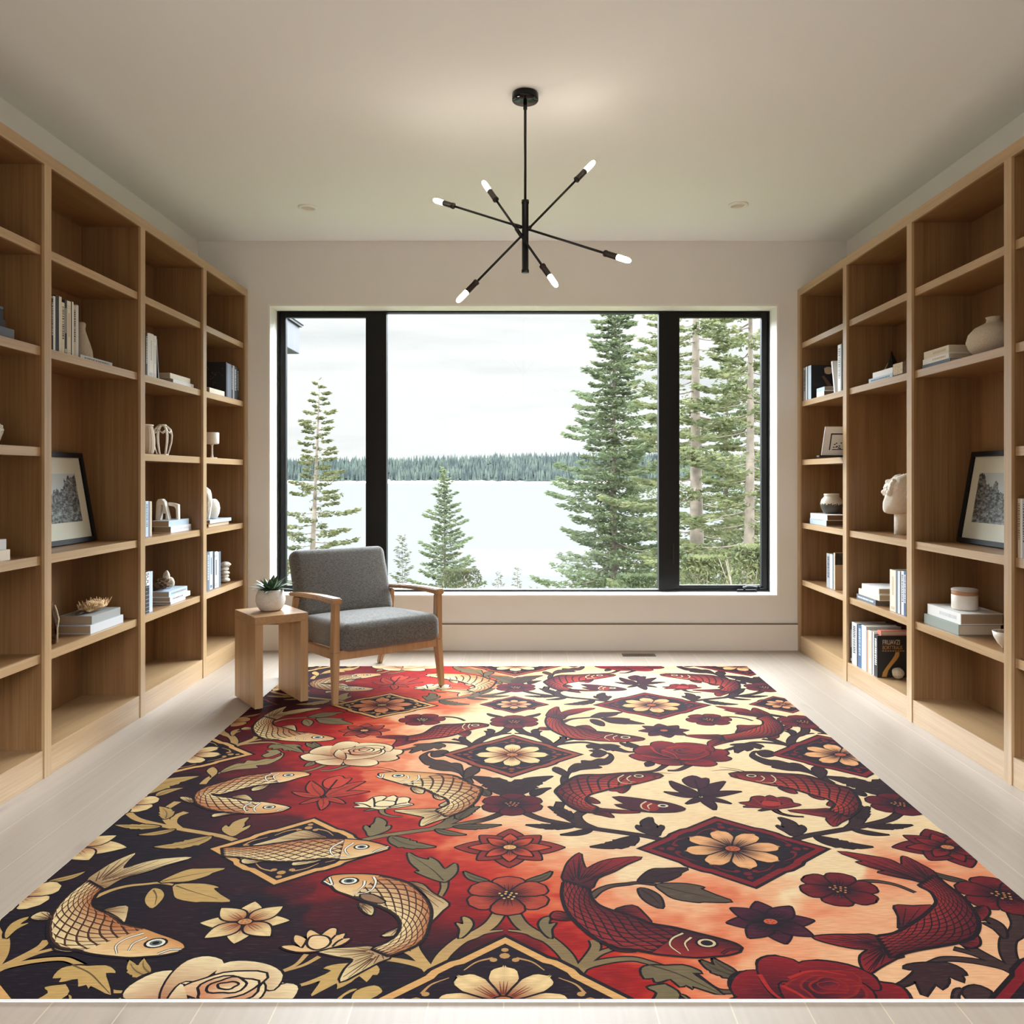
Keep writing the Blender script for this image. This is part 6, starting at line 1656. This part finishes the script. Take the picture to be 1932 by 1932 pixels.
    if left and tj == 0:
        o = (0,0)
        leafpoly(TR('y3', [(0,130),(70,165),(170,190),(185,170),(250,205),(310,270),(395,220),(415,260),(400,310),(330,370),(290,375),(200,350),(60,290),(100,285),(20,210)], o), sm=3, vein=TR('y3', [(300,365),(200,270),(20,150)], o))
        stem(TR('y3', [(308,372),(305,430),(272,498)], o), .020, .012)
        for q in ([(890,990),(800,1080),(650,1145)], [(1000,1010),(860,1085),(660,1145)]): stem(TR('y2', q, o), .014, .008)
        P = smooth(TR('y2', [(680,930),(780,920),(850,942),(790,885),(795,835),(850,845),(895,870),(895,820),(930,790),(1010,830),(1050,805),(1100,775),(1145,782),(1140,835),(1215,818),(1200,862),(1260,860),(1190,910),(1080,940),(960,968),(800,970)], o), 3, True)
        outline(P, FL+9); W.poly(P, lin((238,190,130)), FL+10)
        P = smooth(TR('y2', [(905,900),(930,850),(990,838),(1060,850),(1085,890),(1050,930),(980,952),(925,935)], o), 3, True); outline(P, FL+11); W.poly(P, lin((244,206,150)), FL+12)
        for q in ([(895,868),(880,900),(850,942)],[(1110,930),(1150,890),(1200,862)],[(1090,880),(1120,850),(1140,830)],[(905,880),(930,850),(950,842)]): W.stroke(smooth(TR('y2', q, o), 4), .007, INK, FL+11)
    # --- rose on the seam between repeats
    def RP(pts): return TR('z3', pts, (1,1))
    for q in ([(470,930),(370,985),(200,1000)], [(680,935),(580,980),(480,985)], [(0,770),(100,810),(200,815)]): stem(TR('z3', q, (1,1)), .020, .010)
    P = TR('z3', [(215,765),(115,725)], (1,1)); leaf(P[0], P[1], .1, .16); P = TR('z3', [(310,905),(290,948)], (1,1)); leaf(P[0], P[1], .1, .25)
    rose(RP, T_at(RP([(600,840)])[0]))

# ground of the rug: a fine grid carrying the dyed colour field
gx_, gy_ = np.linspace(RX0, RX1, 300), np.linspace(RY0, RY1, 330)
GX, GY = np.meshgrid(gx_, gy_, indexing='ij')
Pg = np.stack((GX.ravel(), GY.ravel()*KD), 1)
W.off = np.zeros(2)
W.grid(np.stack((GX, GY*KD), 2), ramp(tfield(Pg)).reshape(300, 330, 3), 0)
for tj in (-1, 0, 1, 2):
    for ti in (-1, 0, 1, 2):
        n0 = W.n; nv_, nf_ = len(W.v), len(W.f)
        tile(ti, tj)

def rug_mat():
    m, nt, b, out = nmat('rug_weave')
    at_ = nt.nodes.new('ShaderNodeAttribute'); at_.attribute_name = 'dye'
    geo = nt.nodes.new('ShaderNodeNewGeometry')
    mp = nt.nodes.new('ShaderNodeMapping'); mp.inputs['Scale'].default_value = (22, 170, 1)
    nt.links.new(geo.outputs['Position'], mp.inputs['Vector'])
    nz = nt.nodes.new('ShaderNodeTexNoise'); nz.inputs['Scale'].default_value = 1; nz.inputs['Detail'].default_value = 3
    nt.links.new(mp.outputs[0], nz.inputs['Vector'])
    mr = nt.nodes.new('ShaderNodeMapRange'); mr.inputs['From Min'].default_value = 0.35; mr.inputs['From Max'].default_value = 0.7
    mr.inputs['To Min'].default_value = 0.0; mr.inputs['To Max'].default_value = 1.0
    nt.links.new(nz.outputs['Fac'], mr.inputs['Value'])
    m1 = nt.nodes.new('ShaderNodeMix'); m1.data_type = 'RGBA'; m1.blend_type = 'MULTIPLY'; m1.inputs[0].default_value = 1.0
    r2 = nt.nodes.new('ShaderNodeMapRange'); r2.inputs['To Min'].default_value = 0.80; r2.inputs['To Max'].default_value = 1.04
    nt.links.new(mr.outputs[0], r2.inputs['Value'])
    nt.links.new(at_.outputs['Color'], m1.inputs[6]); nt.links.new(r2.outputs[0], m1.inputs[7])
    # paler warp threads showing through
    m2 = nt.nodes.new('ShaderNodeMix'); m2.data_type = 'RGBA'; m2.inputs[7].default_value = srgb(150,120,110)
    r3 = nt.nodes.new('ShaderNodeMapRange'); r3.inputs['From Min'].default_value = 0.62; r3.inputs['From Max'].default_value = 1.0; r3.inputs['To Max'].default_value = 0.05
    nt.links.new(mr.outputs[0], r3.inputs['Value']); nt.links.new(r3.outputs[0], m2.inputs[0]); nt.links.new(m1.outputs[2], m2.inputs[6])
    nt.links.new(m2.outputs[2], b.inputs['Base Color'])
    b.inputs['Roughness'].default_value = 0.95; b.inputs['Specular IOR Level'].default_value = 0.12
    bp = nt.nodes.new('ShaderNodeBump'); bp.inputs['Strength'].default_value = 0.25; bp.inputs['Distance'].default_value = 0.002
    nt.links.new(nz.outputs['Fac'], bp.inputs['Height']); nt.links.new(bp.outputs[0], b.inputs['Normal'])
    return m
rug_m = rug_mat()
rug_edge = plain('rug_edge', srgb(196,192,186), 0.9)
V = np.vstack(W.v); Cc = np.vstack(W.c)
me = bpy.data.meshes.new('area_rug'); me.from_pydata([tuple(p) for p in V], [], W.f)
ca = me.color_attributes.new('dye', 'FLOAT_COLOR', 'POINT')
ca.data.foreach_set('color', np.hstack((np.clip(Cc*0.635, 0, 1), np.ones((len(Cc), 1)))).astype(np.float32).ravel())
bm = bmesh.new(); bm.from_mesh(me)
for co, no in (((RX0,0,0),(-1,0,0)), ((RX1,0,0),(1,0,0)), ((0,RY0,0),(0,-1,0)), ((0,RY1,0),(0,1,0))):
    bmesh.ops.bisect_plane(bm, geom=bm.verts[:]+bm.edges[:]+bm.faces[:], dist=1e-7, plane_co=co, plane_no=no, clear_outer=True)
bm.normal_update()
fl = [f for f in bm.faces if f.normal.z < 0]
bmesh.ops.reverse_faces(bm, faces=fl)
bm.to_mesh(me); bm.free()
me.materials.append(rug_m)
rug = bpy.data.objects.new('area_rug', me); COL.objects.link(rug)
tag(rug, 'large area rug woven with koi fish, roses and diamonds on black, red and cream', 'rug')
b = MB(); b.box((RX0-0.003, RY0-0.003, 0.0), (RX1+0.003, RY1+0.003, RUG_T)); b.build('edge_binding', rug_edge, rug, bevel=0.002)
